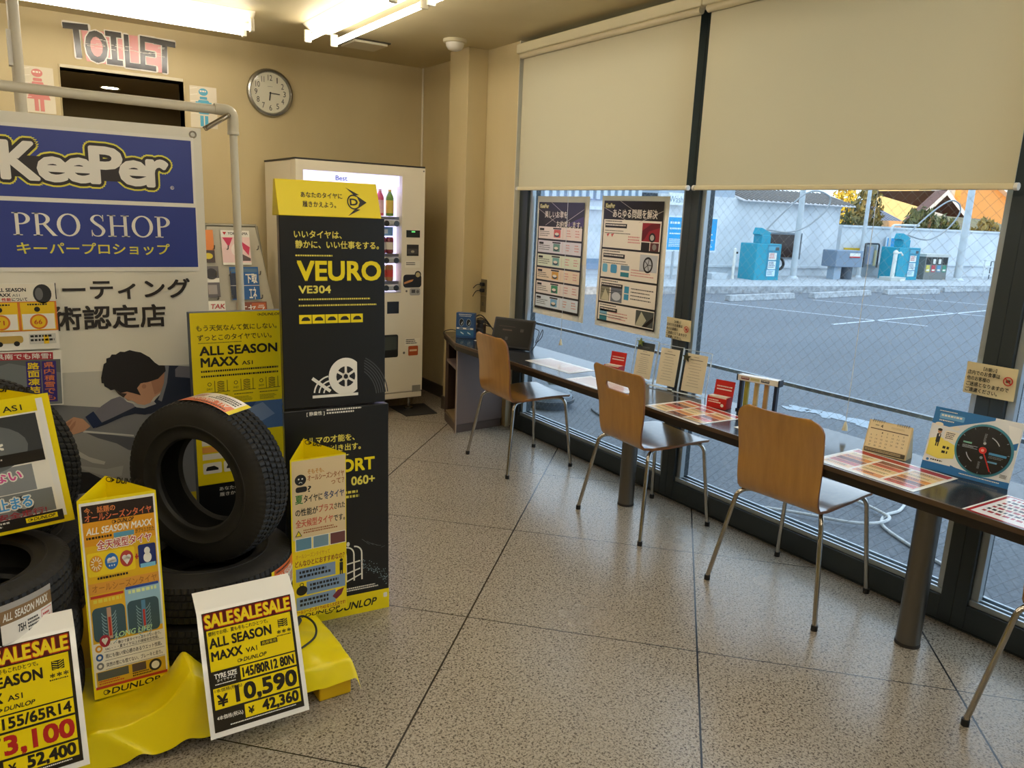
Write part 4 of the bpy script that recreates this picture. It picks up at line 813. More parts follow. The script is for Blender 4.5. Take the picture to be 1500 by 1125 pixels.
# yellow vinyl sheet
def cloth():
    x0, x1, y0, y1, zt = -3.62, -2.125, -3.765, -3.1, .1155
    nx, ny = 110, 60; vs = []; rg = random.Random(3)
    for j in range(ny+1):
        for i in range(nx+1):
            X = -3.6+(1.555+.012*sin(j*.3))*i/nx; ylen = .035+.075*(1-i/nx)+.012*sin(i*.11); Y = -3.765-ylen-.03+(.37+ylen)*j/ny
            X += .012*sin(Y*21); dx = max(0, X-x1); dy = max(0, y0-Y)
            x = min(X, x1); y = max(Y, y0); d = sqrt(dx*dx+dy*dy)
            if d > 0:
                fall = min(d*.93, zt-.012); out = d*.26+max(0, d*.93-(zt-.012))*.7; ux, uy = dx/d, -dy/d
                x += ux*out; y += uy*out; z = zt-fall+.004*sin(X*31+Y*9)
                y += .010*sin(X*13+1)*min(1, d/.08)
            else: z = zt
            rid = math.exp(-abs((X+2.60)/.06)**1.4)*math.exp(-((Y+3.72)/.10)**2)*.15
            rid += math.exp(-((X+2.585-.5*(Y+3.8))/.03)**2)*math.exp(-((Y+3.80)/.14)**2)*.03
            rid += math.exp(-((X+2.27)/.11)**2)*math.exp(-((Y+3.62)/.12)**2)*.035
            rid += math.exp(-((X+2.75+.9*(Y+3.85))/.022)**2)*math.exp(-((Y+3.85)/.09)**2)*.022
            w = .0035*sin(X*47+Y*23)+.003*sin(X*19-Y*41+2)
            vs.append((x, y-rid*.25*(1 if dy > 0 else 0), max(.004, z+rid+abs(w)*.7)))
    fs = [(j*(nx+1)+i, j*(nx+1)+i+1, (j+1)*(nx+1)+i+1, (j+1)*(nx+1)+i) for j in range(ny) for i in range(nx)]
    return vs, fs
vs, fs = cloth(); VY = M('#f0d90a', .28, spec=.5)
o = MB().add(vs, fs, VY, True).build('vinyl_cloth'); tag(o, 'shiny yellow vinyl cloth draped over the platform under the tyres', 'cloth')
sub = o.modifiers.new('s', 'SUBSURF'); sub.levels = 1; sub.render_levels = 1
t = thing('cord_loop', 'black cord loop lying on the yellow cloth right of the price sign', 'cord', (-2.24, -3.60, .12)); MB().tube(smooth_path([(-2.31, -3.67, .155), (-2.26, -3.58, .172), (-2.20, -3.52, .165), (-2.175, -3.57, .155), (-2.20, -3.64, .148), (-2.29, -3.70, .150)], 8), .0035, BLACK, 8).build('cord', t); MB().tube(smooth_path([(-2.30, -3.66, .155), (-2.255, -3.60, .172), (-2.215, -3.54, .168)], 6), [.004]+[.011]*11+[.004], BLACK, 8).build('sleeve', t)

def tyre_mesh(R, Wd, r0, nA=336, pitch=4):
    h = Wd/2
    side = [(r0, .72*h), (r0+.006, .84*h), (r0+.016, .88*h), (r0+.022, .86*h), (r0+.035, .93*h), (r0+.36*(R-r0), 1.0*h), (r0+.37*(R-r0), 1.018*h), (r0+.40*(R-r0), 1.018*h), (r0+.41*(R-r0), 1.0*h), (r0+.62*(R-r0), .99*h), (r0+.78*(R-r0), .95*h), (R-.016, .87*h), (R-.006, .80*h)]
    tread = [(-.80, 0, 'L0'), (-.62, 1, 'L0'), (-.50, 1, 'L0'), (-.485, 0, 'g'), (-.43, 0, 'g'), (-.415, 1, 'L1'), (-.14, 1, 'L1'), (-.125, 0, 'g'), (-.07, 0, 'g'), (-.055, 1, 'L2'), (.22, 1, 'L2'), (.235, 0, 'g'), (.29, 0, 'g'), (.305, 1, 'L3'), (.50, 1, 'L3'), (.515, 0, 'g'), (.545, 0, 'g'), (.56, 1, 'L4'), (.68, 1, 'L4'), (.80, 0, 'L4')]
    prof = [(r, z, 's', 0) for r, z in side]+[(R, -0, 'x', 0)][:0]
    for t_, up, k in tread[::-1]: prof.append((R-(.0 if k != 'g' else .007)-abs(t_)**3*.012, t_*h, k, up))
    prof += [(r, -z, 's', 0) for r, z in side[::-1]]
    inner = [(r0+.012, -.62*h), (r0+.05, -.80*h), (R-.03, -.72*h), (R-.018, 0), (R-.03, .72*h), (r0+.05, .80*h), (r0+.012, .62*h)]
    prof += [(r, z, 's', 0) for r, z in inner]
    ph = {'L0': 0, 'L1': 2, 'L2': 1, 'L3': 3, 'L4': 1}; k = len(prof); vs = []
    for j in range(nA):
        a = 2*pi*j/nA
        for r, z, kind, up in prof:
            if kind in ph and (j+ph[kind]) % pitch == 0: r -= .004
            if kind == 's' and r > R-.02 and abs(z) > .7*h and j % pitch == 0: r -= .003
            aa = a+(z*.55 if kind in ('L1', 'L2', 'L3') else 0)
            vs.append((r*cos(aa), r*sin(aa), z))
    fs = [(j*k+i, j*k+(i+1) % k, ((j+1) % nA)*k+(i+1) % k, ((j+1) % nA)*k+i) for j in range(nA) for i in range(k)]
    return vs, fs
def tyre_proto(R, Wd, r0, lab, lab_c, bandhw):
    t = thing('car_tyre', lab, 'tyre', (0, 0, 0), 0, 'tyres on the yellow platform')
    vs, fs = tyre_mesh(R, Wd, r0); MB().add(vs, fs, RUB, True).build('tyre_body', t, rel=False)
    return t
def tread_label(t, R, a0, a1, w0, w1, kind):
    def mp(u, v, l):
        a = a0+(a1-a0)*(u+.5); r = R+.001+l; return (r*cos(a), r*sin(a), w0+(w1-w0)*v)
    a = Art(1, 1, 100, 40); a.map = mp
    def R_(x, y, w, h, m, l):
        n = max(1, int(w/5))
        for i in range(n): a.rect(x+w*i/n, y, w/n, h, m, l)
    if kind == 'orange':
        R_(0, 0, 100, 40, M('#efe7d8', .3), 0); R_(0, 0, 8, 40, YELP, 1); R_(8, 0, 92, 17, M('#e0672c', .35), 1); a.micro(14, 3, 60, 5, 1, INK, 2); a.text('ALL', 16, 9, 22, 7, PAPER, 2, .03); a.text('SEASON', 42, 9, 40, 7, PAPER, 2, .03); a.micro(12, 21, 55, 15, 3, INK, 2, 3); R_(72, 20, 24, 16, M('#d9c9bb', .4), 1); a.micro(74, 22, 20, 12, 3, M('#c2502d', .4), 3)
    else:
        R_(0, 0, 100, 40, M('#efe7d8', .3), 0); R_(0, 0, 100, 20, M('#8b6a42', .35), 1); R_(0, 0, 100, 6, M('#a9a39a', .3), 2); a.text('ALL', 4, 9, 16, 8, PAPER, 2, .03, .2); a.text('SEASON', 24, 9, 36, 8, PAPER, 2, .03, .2); a.text('MAXX', 64, 8, 26, 8, PAPER, 2, .03, .2)
        a.text('75H', 28, 25, 14, 8, INK, 2, .03); a.micro(46, 24, 24, 14, 4, INK, 2, 3); R_(74, 22, 24, 16, M('#d98a80', .4), 1); R_(75, 23, 22, 14, M('#f0e2d8', .4), 2); a.micro(77, 26, 18, 8, 2, M('#c23b36', .4), 3)
    a.build(t, 'size_label')
TR = .268
def place(t, loc, rx, ry, rz): t.location = loc; t.rotation_euler = (radians(rx), radians(ry), radians(rz))
ty = tyre_proto(TR, .142, .146, 'black tyre standing upright on the right stack', 'orange', 1)
sa = radians(-52)
place(ty, (-2.435, -3.33, .356+TR), 90, 0, -52)      # axle level, face turned left of the camera
RW = .142
def tyre_copy(src, loc, rot, lab):
    c = copy_tree(src); place(c, loc, *rot); c['label'] = lab; return c
r2 = tyre_copy(ty, (-2.455, -3.35, .116+RW*1.5), (0, 0, 20), 'flat tyre topmost of the right stack, under the standing tyre')
r1 = tyre_copy(ty, (-2.45, -3.345, .116+RW*.5), (0, 0, 50), 'flat tyre at the bottom of the right stack, behind the price sign')
tread_label(ty, TR, radians(62), radians(104), -.062, .045, 'orange')
tread_label(r2, TR, radians(-58-20), radians(-24-20), -.055, .045, 'orange')
tread_label(r1, TR, radians(-48-50), radians(-20-50), -.05, .05, 'orange')
tl = tyre_proto(.278, .146, .18, 'flat tyre topmost of the left stack, brown label on its tread', 'brown', 1); LW = .146
FX, FY = -3.115, -3.505
place(tl, (FX, FY, .116+LW*2.5), 0, 0, 0)
l2 = tyre_copy(tl, (FX+.012, FY+.012, .116+LW*1.5), (0, 0, 33), 'flat tyre in the middle of the left stack')
l1 = tyre_copy(tl, (FX+.005, FY-.0, .116+LW*.5), (0, 0, 60), 'flat tyre at the bottom of the left stack')
b1 = tyre_copy(tl, (-3.05, -2.945, .116+LW*.5), (0, 0, 10), 'flat tyre behind the left stack, lowest one')
b2 = tyre_copy(tl, (-3.05, -2.945, .116+LW*1.5), (0, 0, 80), 'flat tyre behind the left stack, under the standing tyre')
ls = tyre_copy(tl, (-3.02, -2.985, .116+LW*2+.278-.035), (90, 0, -40), 'black tyre standing upright behind the left stack')
tread_label(tl, .278, radians(-68), radians(-40), -.05, .052, 'brown')

# ---------------------------------------------------------------- three-sided tyre leaflets
def tri_sign(name, lab, loc, rz, tilt, w, h, art, roll=0):
    t = thing(name, lab, 'sign', loc, rz, 'three-sided yellow tyre signs', tilt, roll)
    d = w*.55
    MB().add([(-w/2, 0, 0), (w/2, 0, 0), (-w/2+w*.42, d, 0), (-w/2, 0, h), (w/2, 0, h), (-w/2+w*.42, d, h+.035)], [(0, 1, 4, 3), (1, 2, 5, 4), (2, 0, 3, 5)], YEL).build('folded_card', t, rel=False)
    # raised rear panel with the maker's name, seen over the front edge
    q = Art(w*.6, .05, 60, 20, map=lambda u, v, l: (w*.14+u*.9, d*.62-(u/w)*d*.95-.002-l, h-.020+v*.8+(.018-u*.12)))
    dunlop(q, 4, 3, 52, 9, INK, 1); q.build(t, 'maker_name')
    art.build(t); return t
wt, ht = .196, .575
a = Art(wt, ht, 130, 290); a.map = None
a.rect(0, 0, 130, 290, YELP, 0); a.rect(3, 4, 124, 270, LAM, 1); OG, DK = M('#e09a1e', .3), M('#2b201b', .3); RD = M('#c0392b', .3)
a.rect(6, 8, 118, 266, M('#e3b31f', .3), 2); a.rect(6, 8, 118, 24, DK, 3); OT = M('#e58a4a', .3)
a.text('今、話題の', 10, 11, 50, 9, OT, 4, .02); a.text('オールシーズンタイヤ', 10, 20, 110, 11, M('#e0764a', .3), 4, .02); a.rect(6, 32, 118, 34, OG, 3); dunlop(a, 52, 33, 38, 6, INK, 4); a.text('ALL SEASON MAXX', 10, 40, 108, 10, OFFW, 4, .03, .2); a.rect(54, 52, 34, 7, M('#5f9bb0', .3), 4); a.micro(10, 53, 42, 6, 1, DK, 4); a.text('がプラスされた', 90, 51, 32, 7, DK, 4, .01)
a.halo('全天候型タイヤ', 26, 60, 90, 13, PAPER, 1.4, 4); a.text('全天候型タイヤ', 26, 60, 90, 13, RD, 5, .02)
a.rrect(8, 76, 78, 34, 3, M('#f0cf22', .3), 4); a.rrect(92, 76, 30, 34, 3, M('#24326e', .3), 4)
for i, c in enumerate((OG, M('#2e6fb5', .3), M('#b5423a', .3))): a.ell(22+i*25, 92, 11, 12, c, 5)
for k in range(12): a.line(22, 92, 22+9*cos(k*pi/6), 92+10*sin(k*pi/6), 1.3, PAPER, 6)
a.ell(22, 92, 4, 4.4, OG, 7); a.ell(44, 90, 4, 3.6, PAPER, 6); a.ell(50, 90, 4.4, 4.4, PAPER, 6); a.rect(40, 90, 15, 4, PAPER, 6)
for k in range(3): a.ell(43+k*4, 98, 1, 1.3, PAPER, 6)
a.ell(68.5, 90, 4, 3.6, PAPER, 6); a.ell(75.5, 90, 4, 3.6, PAPER, 6); a.poly([(64.8, 91.5), (72, 101), (79.2, 91.5), (72, 88)], PAPER, 6); a.rect(86, 91, 6, 2.4, RD, 5); a.rect(87.8, 88, 2.4, 8, RD, 5)
a.ell(107, 96, 7, 7.4, PAPER, 6); a.ell(107, 86, 5, 5.4, PAPER, 6); a.rect(94, 104, 26, 6, M('#7fc0d8', .3), 5); a.micro(22, 112, 50, 6, 1, DK, 5); a.rect(6, 120, 118, 16, M('#dc9a3a', .3), 3); a.text('オールシーズンタイヤ', 12, 122, 108, 11, M('#a5672a', .3), 4)
a.rect(6, 138, 58, 62, M('#e9b62a', .3), 3); a.rect(64, 134, 60, 66, M('#9cc3d3', .3), 3); a.rect(8, 138, 54, 4, RD, 4); a.rect(66, 134, 56, 4, M('#2f4f9a', .3), 4); a.micro(12, 144, 46, 9, 1, M('#e8d44a', .3), 4); a.micro(70, 140, 48, 9, 1, M('#dfe9a0', .3), 4)
for ox in (8, 66):
    a.rrect(ox, 156, 54, 50, 8, M('#3f5a62', .3), 4); a.rect(ox+24, 158, 7, 46, M('#c7a183', .3) if ox < 20 else M('#5c8fb0', .3), 5); a.rect(ox+25.5, 172, 4, 28, RD, 6)
    for k in range(9): a.ring(ox+27, 160+k*5, 12, 13.2, M('#8fb0b8', .3), 5, 200, 250, 6); a.ring(ox+27, 160+k*5, 12, 13.2, M('#8fb0b8', .3), 5, 290, 340, 6)
a.ell(25, 206, 9, 9, M('#a82a3a', .3), 6); a.ell(22.6, 204, 2.8, 2.6, PAPER, 7); a.ell(27.4, 204, 2.8, 2.6, PAPER, 7); a.poly([(20, 205), (25, 212), (30, 205), (25, 203)], PAPER, 7); a.text('LONG LIFE!', 42, 197, 62, 8, M('#bfe6b0', .3), 7, .03, .25)
a.rect(6, 208, 118, 42, PAPER, 3)
for i, c in enumerate((OG, M('#2e5f9e', .3), M('#7b7b78', .3))): a.ell(14, 216+i*13, 6, 5.4, c, 4); a.ell(14, 216+i*13, 3, 2.6, PAPER, 5); a.line(22, 222.5+i*13, 124, 222.5+i*13, .5, DK, 4)
a.text('AS1・・・静かで夏タイヤと変わらない走り。', 24, 210, 96, 5, DK, 4, .01); a.text('VA1・・・夏タイヤ以上の操縦安定性能。', 24, 216, 92, 5, DK, 4, .01); a.text('雨にも強い!安心感のあるウエット性能。', 24, 226, 96, 6.5, DK, 4, .01); a.text('突然の雪にも慌てない、ブレーキと走り。', 24, 239, 96, 6.5, DK, 4, .01)
a.rect(6, 250, 118, 22, M('#d9b02a', .3), 3); a.rect(8, 251, 52, 12, M('#555a55', .3), 4); a.rect(66, 251, 24, 12, M('#5a4a48', .3), 4); a.ell(106, 260, 11, 9, M('#2a2a2a', .3), 4); a.ell(106, 260, 7, 5.8, PAPER, 5); a.micro(10, 264, 44, 7, 2, RD, 5); a.micro(66, 264, 36, 7, 2, DK, 5); a.rect(4, 272, 122, 4, RD, 3); dunlop(a, 14, 278, 100, 9, INK, 3)
tri_sign('leaflet_stand', 'yellow three-sided tyre leaflet leaning between the two tyre stacks', (-2.722, -3.61, .122), 0, -5, wt, ht, a)
a = Art(.190, .57, 80, 240)
a.rect(0, 0, 80, 240, YELP, 0); a.rect(2, 2, 77, 236, M('#dfc79a', .28), 1); a.rect(2, 118, 77, 120, M('#e9cf1c', .28), 1.4); BRN = M('#a35a2a', .3); GRN = M('#3c7a3a', .3); BLU2 = M('#2a3a66', .3)
a.ell(14, 30, 8, 8, INK, 2); a.rrect(7, 40, 16, 8, 3, INK, 2); a.ell(11.5, 28.5, 1.2, 1.2, PAPER, 3); a.ell(16.5, 28.5, 1.2, 1.2, PAPER, 3); a.ring(14, 35.5, 2, 2.8, PAPER, 3, 20, 160, 8); a.text('?', 24, 40, 5, 9, INK, 2, .04)
a.text('そもそも、', 24, 16, 24, 7, M('#c98a3a', .3), 2, .03); a.text('オールシーズンタイヤ', 24, 24, 53, 9, BRN, 2, .02); a.text('って？', 58, 35, 19, 8, BRN, 2, .02)
a.text('夏', 6, 52, 11, 13, GRN, 2, .03); a.text('タイヤに', 18, 53, 27, 11, INK, 2, .02); a.text('冬タイヤ', 47, 52, 30, 12, BLU2, 2, .02)
a.text('の性能が', 6, 72, 32, 11, INK, 2, .02); a.text('プラス', 39, 71, 22, 11, M('#c0503a', .3), 2, .02); a.text('された', 62, 72, 16, 9, INK, 2, .02); a.text('全天候型タイヤ', 6, 88, 54, 12, M('#cc5a45', .3), 2, .02); a.text('です。', 61, 90, 17, 10, INK, 2, .02)
a.poly([(5, 113), (10, 104), (15, 113)], INK, 2); a.poly([(6.6, 112), (10, 105.8), (13.4, 112)], YELP, 3); a.micro(17, 104, 60, 7, 2, BRN, 2); 
for i, c in enumerate((M('#5f8a9e', .3), M('#6f93a0', .3), M('#6b3f3c', .3))): a.rect(5+i*25, 116, 24, 19, PAPER, 2); a.rect(6+i*25, 117, 22, 17, P(c.name and '#%s' % ('5f8a9e', '7795a0', '6b3f3c')[i]), 3)
a.text('オールシーズンタイヤって', 5, 140, 50, 7, M('#c9962a', .3), 2, .01); a.text('どんなひとにおすすめなの？', 4, 150, 73, 9, M('#8a3a1a', .3), 2, .02)
SB = M('#7f97b5', .3)
for y, x in ((162, 5), (184, 20), (206, 5)): a.rect(x, y, 58, 20, SB, 2); a.micro(x+5, y+4, 46, 13, 2, INK, 3, y, .6)
a.ell(72, 162, 2.4, 2.6, INK, 2); a.rect(69.4, 165, 5.2, 13, INK, 2); a.rect(69.6, 176, 2, 8, INK, 2); a.rect(72.4, 176, 2, 8, INK, 2); a.ell(13, 196, 8, 7.5, INK, 3); a.ring(13, 187, 2, 3, INK, 3); a.poly([(58, 216), (66, 208), (76, 206), (72, 216), (64, 222)], M('#7a2a3a', .3), 4)
a.text('オールシーズンタイヤAS1なら大丈夫です!', 3, 226, 75, 6.5, M('#a3421a', .3), 3, .02); dunlop(a, 8, 233.5, 62, 5.5, INK, 4)
tri_sign('leaflet_stand', 'beige three-sided leaflet with sad face icon right of the tyres', (-2.115, -3.46, .120), 0, 0, .190, .57, a)
a = Art(.30, .37, 300, 370); a.rect(0, 0, 300, 370, YELP, 0); a.rect(0, 44, 268, 306, PAPER, 1); a.rect(268, 10, 16, 340, LAM, 3); a.text('MAXX', 60, 12, 110, 26, INK, 2, .04); a.text('AS1', 190, 20, 44, 16, INK, 2, .02)
a.rect(0, 48, 262, 134, M('#3d4042', .3), 2); a.ell(110, 130, 120, 70, M('#6a6e6e', .3), 3); a.rect(0, 150, 262, 32, M('#26221d', .3), 4); a.micro(10, 160, 190, 14, 2, PAPER, 5)
for i in range(4): a.rect(96+i*12, 84+i*9, 34, 4, PAPER, 5)
a.text('*', 146, 112, 28, 30, PAPER, 5, .05); a.rect(0, 186, 228, 74, M('#8d9090', .3), 2); a.rect(0, 262, 262, 66, M('#7c7f7c', .3), 2); a.ell(190, 296, 24, 26, M('#3b3d3c', .3), 3); a.ell(190, 296, 12, 13, M('#a6a6a0', .3), 4)
MG = M('#e0559a', .3); LB = M('#4aa3e0', .3); a.halo('滑らない', 60, 196, 140, 30, PAPER, 4, 3); a.text('滑らない', 60, 196, 140, 30, MG, 4, .03); a.halo('しっかり止まる', 20, 270, 190, 34, PAPER, 4, 5); a.text('しっかり止まる', 20, 270, 190, 34, LB, 6, .03); a.text('安心・安全走行!', 40, 312, 200, 18, M('#a3303a', .3), 5, .03); a.rect(0, 330, 276, 30, M('#26221d', .3), 4); a.micro(20, 335, 140, 18, 2, PAPER, 5); a.rect(186, 336, 76, 14, YELP, 5); dunlop(a, 190, 338, 68, 9, INK, 6)
tri_sign('leaflet_stand', 'yellow-edged snow tyre leaflet on the left tyre stack', (-2.97, -3.44, .588), -4, -3, .30, .36, a, -6)

# ---------------------------------------------------------------- laminated price signs leaning on the stacks
def sale_sign(lab, loc, rz, tilt, w, h, curl, rows):
    t = thing('price_sign', lab, 'price sign', loc, rz, 'yellow sale price signs', tilt)
    vs = [(-w/2, 0, 0), (w/2, 0, 0)]; fs = []; n = 10
    pts = [(0, h)]+[(curl*.62*sin(i/n*1.25), h+curl*.8*(sin(i/n*1.4))) for i in range(1, n+1)]
    mb = MB(); P2 = [(0, 0)]+[(p[0]**1.0, p[1]) for p in pts]; vs = []
    for yy, zz in P2: vs += [(-w/2, yy, zz), (w/2, yy, zz)]
    mb.add(vs, [(2*i, 2*i+1, 2*i+3, 2*i+2) for i in range(len(P2)-1)], LAM, True); mb.build('laminated_sheet', t, rel=False)
    size, unit, price, four, model, pc = rows
    a = Art(w, h, 300, 370); YE = M('#efd400', .2, spec=.6); K = M('#211a12', .2, spec=.6); MRN = M('#5a1410', .2, spec=.6)
    a.rect(14, 2, 272, 352, K, 1); a.rect(16, 4, 268, 50, MRN, 2)
    for i in range(3): a.halo('SALE', 20+i*88, 9, 84, 40, M('#c8401a', .2), 3, 3); a.text('SALE', 20+i*88, 9, 84, 40, M('#f5d820', .2), 4, .05)
    a.rect(22, 56, 256, 122, YE, 2); a.text('便利でお得、夏も冬もこれひとつで。', 26, 60, 180, 13, K, 3, .015); a.text('ALL SEASON', 26, 80, 188, 30, K, 3, .05); a.text('MAXX', 28, 120, 92, 28, K, 3, .05); a.text(model, 130, 132, 34, 15, K, 3, .03)
    if model == 'VA1': a.rect(176, 124, 52, 14, K, 3); a.text('商用車用', 180, 126, 44, 10, YE, 4)
    dunlop(a, 100, 158, 92, 12, K, 3); a.rect(236, 72, 30, 24, K, 3)
    for i in range(4): a.line(238, 92-i*6, 250, 96-i*6, 2, YE, 4); a.line(252, 96-i*6, 264, 90-i*6, 2, YE, 4)
    for i in range(3): a.text('*', 230+i*16, 104, 12, 12, K, 3, .04)
    a.micro(228, 120, 44, 6, 1, K, 3)
    a.text('TYRE SIZE', 30, 186, 66, 15, YE if False else PAPER, 2, .04); a.text('タイヤサイズ', 36, 202, 56, 9, PAPER, 2); a.micro(30, 216, 60, 5, 1, PAPER, 2); a.rect(106, 182, 172, 40, YE, 2); a.text(size, 112, 187, 160, 30, K, 3, .05)
    a.rect(22, 228, 256, 62, YE, 2); a.text('1本価格(税込)', 26, 230, 80, 13, K, 3, .01); a.text('¥', 30, 248, 32, 36, pc, 3, .05); a.text(price, 84, 233, 190, 58, pc, 3, .055)
    a.rect(106, 296, 172, 40, YE, 2); a.text('4本価格(税込)', 24, 308, 76, 15, PAPER, 2, .01); a.text('¥', 116, 306, 18, 22, K, 3, .05); a.text(four, 158, 298, 114, 38, K, 3, .055); a.micro(60, 340, 200, 6, 1, PAPER, 2)
    a.build(t); return t
sale_sign('yellow price sign reading 10,590 leaning on the right tyre stack', (-2.437, -3.885, .078), -1, -22, .270, .335, .07, ('145/80R12 80N', '', '10,590', '42,360', 'VA1', M('#211a12', .2, spec=.6)))
sale_sign('yellow price sign with red 13,100 leaning on the left tyre stack', (-2.992, -3.87, .112), 1, -20, .272, .335, .06, ('155/65R14', '', '13,100', '52,400', 'AS1', M('#b5201c', .2, spec=.6)))

# ================================================================ VENDING MACHINE
VX, VY_ = -.815, -.395
t = thing('vending_machine', 'white drinks vending machine lit inside, behind the black stand board', 'vending machine', (VX, VY_, 0))
VW = M('#e6ddc6', .4); VD = M('#2a2622', .5); x0, x1, yf, yb = -1.285, -.347, -.74, -.05
wx0, wx1, wz0, wz1 = -1.235, -.525, .905, 1.722
MB().bx(x0, x1, yf+.10, yb, .13, 1.785, VW).build('body', t, bevel=.006)
mb = MB(); mb.bx(x0, wx0, yf, yf+.10, .165, 1.785, VW); mb.bx(wx1, x1, yf, yf+.10, .165, 1.785, VW); mb.bx(wx0, wx1, yf, yf+.10, wz1, 1.785, VW); mb.bx(wx0, wx1, yf, yf+.10, .165, wz0, VW); mb.build('door', t, weld=True, bevel=.0)
MB().bx(x0, x1, yf+.004, yf+.12, .115, .158, VW).build('kick_panel', t, bevel=.004)
MB().bx(x0-.003, x1+.003, yf+.008, yb, 1.785, 1.797, VD).build('top_cap', t)
for x in (x0+.06, x1-.06):
    for y in (yf+.10, yb-.06): MB().lathe([(0, .0), (.035, 0), (.035, .012), (.012, .02), (.012, .09), (.03, .095), (.03, .13), (0, .13)], CHROME, 18, (x, y, .006)).build('levelling_foot', t)
LIL = M('#dcd6ff', .5, emit=.75); MB().bx(wx0, wx1, yf+.094, yf+.099, wz0, wz1, LIL).build('backlight_panel', t)
mb = MB()
SH_ = M('#c9c4bd', .3, .4); shelf_z = (1.374, 1.114, .918)
for z in shelf_z:
    q = MB().bx(wx0, wx1, yf+.02, yf+.094, z, z+.045, SH_).build('button_shelf', t, bevel=.012)
    for k in range(9):
        x = -.595-.077*k
        if x > wx0+.03: MB().lathe([(0, -.006), (.019, -.006), (.021, 0), (.0, 0)], M('#2b2a28', .35), 16, (x+.038, yf+.02, z+.02), 'y').build('button', q)
    MB().bx(wx0, wx1, yf+.05, yf+.08, z+.046, z+.066, M('#6d6a72', .5)).build('price_strip', q)
MB().bx(wx0, wx1, yf+.004, yf+.008, wz0, wz1, ACRYL).build('window_pane', t)
def vx(x): return (x-x0)*1000
def vz(z): return (1.785-z)*1000
def vpart():
    a = Art(.938, 1.785, 938, 1785); a.map = lambda u, v, l: (u, yf-VY_-l, v); return a
a = vpart(); a.rect(vx(-.492), vz(1.351), 109, 51, M('#22261f', .25)); a.rect(vx(-.45), vz(1.345), 28, 9, M('#5ac46a', .4, emit=.6), 2); a.build(t, 'price_display')
a = vpart(); a.rect(vx(-.487), vz(1.25), 95, 81, M('#2a2622', .35)); a.rect(vx(-.48), vz(1.22), 80, 36, M('#4b4640', .35), 2); a.ell(vx(-.44), vz(1.20), 14, 9, M('#a49a84', .4), 3); a.build(t, 'bill_slot')
a = vpart(); a.rect(vx(-.50), vz(1.134), 121, 49, M('#efe8d4', .5)); a.micro(vx(-.49), vz(1.124), 100, 26, 2, INK, 2); a.build(t, 'paper_label')
a = vpart(); a.rrect(vx(-.512), vz(1.035), 146, 94, 22, M('#191817', .3)); a.ell(vx(-.395), vz(1.035), 26, 26, M('#191817', .3), 1.5); a.ell(vx(-.395), vz(1.033), 18, 18, M('#b9a87a', .35), 2); a.poly([(vx(-.505), vz(.965)), (vx(-.44), vz(.985)), (vx(-.43), vz(1.0)), (vx(-.46), vz(.995)), (vx(-.505), vz(.98))], M('#c98a55', .4), 2); a.build(t, 'coin_panel')
a = vpart(); a.rrect(vx(-.46), vz(.935), 86, 52, 14, M('#b4ada0', .3, .5)); a.ell(vx(-.395), vz(.91), 12, 12, M('#6f6a60', .3), 2); a.rect(vx(-.445), vz(.925), 30, 24, M('#4a463f', .3), 2); a.build(t, 'return_lever')
a = vpart(); a.rect(vx(-.637), vz(.842), 92, 87, M('#1f1d1c', .3)); a.build(t, 'dark_window')
a = vpart(); a.rrect(vx(-.70), vz(.60), 152, 168, 14, M('#262624', .3)); a.rect(vx(-.66), vz(.585), 100, 96, M('#4d524e', .15), 2); a.build(t, 'dispenser_flap')
a = vpart(); a.rect(vx(-.493), vz(.566), 124, 53, M('#efe8d4', .5)); a.micro(vx(-.485), vz(.56), 100, 40, 3, INK, 2); a.build(t, 'paper_label')
a = vpart(); a.rrect(vx(-.465), vz(.508), 80, 72, 8, M('#b4532a', .4)); a.rect(vx(-.455), vz(.482), 60, 14, M('#e8c9a0', .4), 2); a.build(t, 'orange_sticker')
a = vpart(); a.rect(vx(-.43), vz(.207), 70, 50, M('#8f8a7c', .5)); a.build(t, 'rating_plate')
for x_, z_, r_ in ((-.485, .915, 8), (-.50, .46, 9), (-.36, 1.765, 6)): a = vpart(); a.ell(vx(x_), vz(z_), r_, r_, M('#6f6a60', .4)); a.build(t, 'lock')
a = Art(.71, .07, 710, 70); a.map = lambda u, v, l: (u-.88+.815, yf+.05-VY_-l, v+1.652); a.rect(0, 0, 710, 70, M('#cfccff', .5, emit=.9), 0); a.text('Best', 238, 22, 84, 32, M('#2d5cb8', .4), 2, .03); a.build(t, 'header_light')
def drink(kind, x, z, c1, c2, lab, h):
    o = thing('drink_'+kind, lab, 'drink', (x, yf+.062, z), 0, 'sample drinks in the vending machine')
    r = .028
    if kind == 'bottle': MB().lathe([(0, 0), (r, .004), (r, h*.68), (r*.85, h*.76), (r*.42, h*.9), (r*.42, h*.93), (0, h*.93)], P(c1, .3), 20).build('bottle_body', o, rel=False); MB().lathe([(r*1.02, h*.12), (r*1.02, h*.6)], P(c2, .4), 20).build('label_sleeve', o, rel=False); MB().cyl((0, 0, h*.93), (0, 0, h), r*.45, P(c2, .4), 14).build('cap', o, rel=False)
    else: MB().lathe([(0, 0), (r*.8, 0), (r, .006), (r, h-.012), (r*.82, h), (0, h)], P(c1, .3), 20).build('can_body', o, rel=False); MB().lathe([(r*1.015, h*.25), (r*1.015, h*.7)], P(c2, .35), 20).build('label_sleeve', o, rel=False)
drink('bottle', -.668, 1.442, '#e0587e', '#f3c5d0', 'pink peach drink bottle, upper row left', .185); drink('bottle', -.593, 1.442, '#6d9a3e', '#e0c25a', 'green and yellow bottle, upper row right', .185)
drink('can', -.650, 1.182, '#8f2036', '#e7dccf', 'dark red can, middle row left', .115); drink('can', -.592, 1.182, '#7d1f35', '#e7dccf', 'dark red can, middle row right', .115)
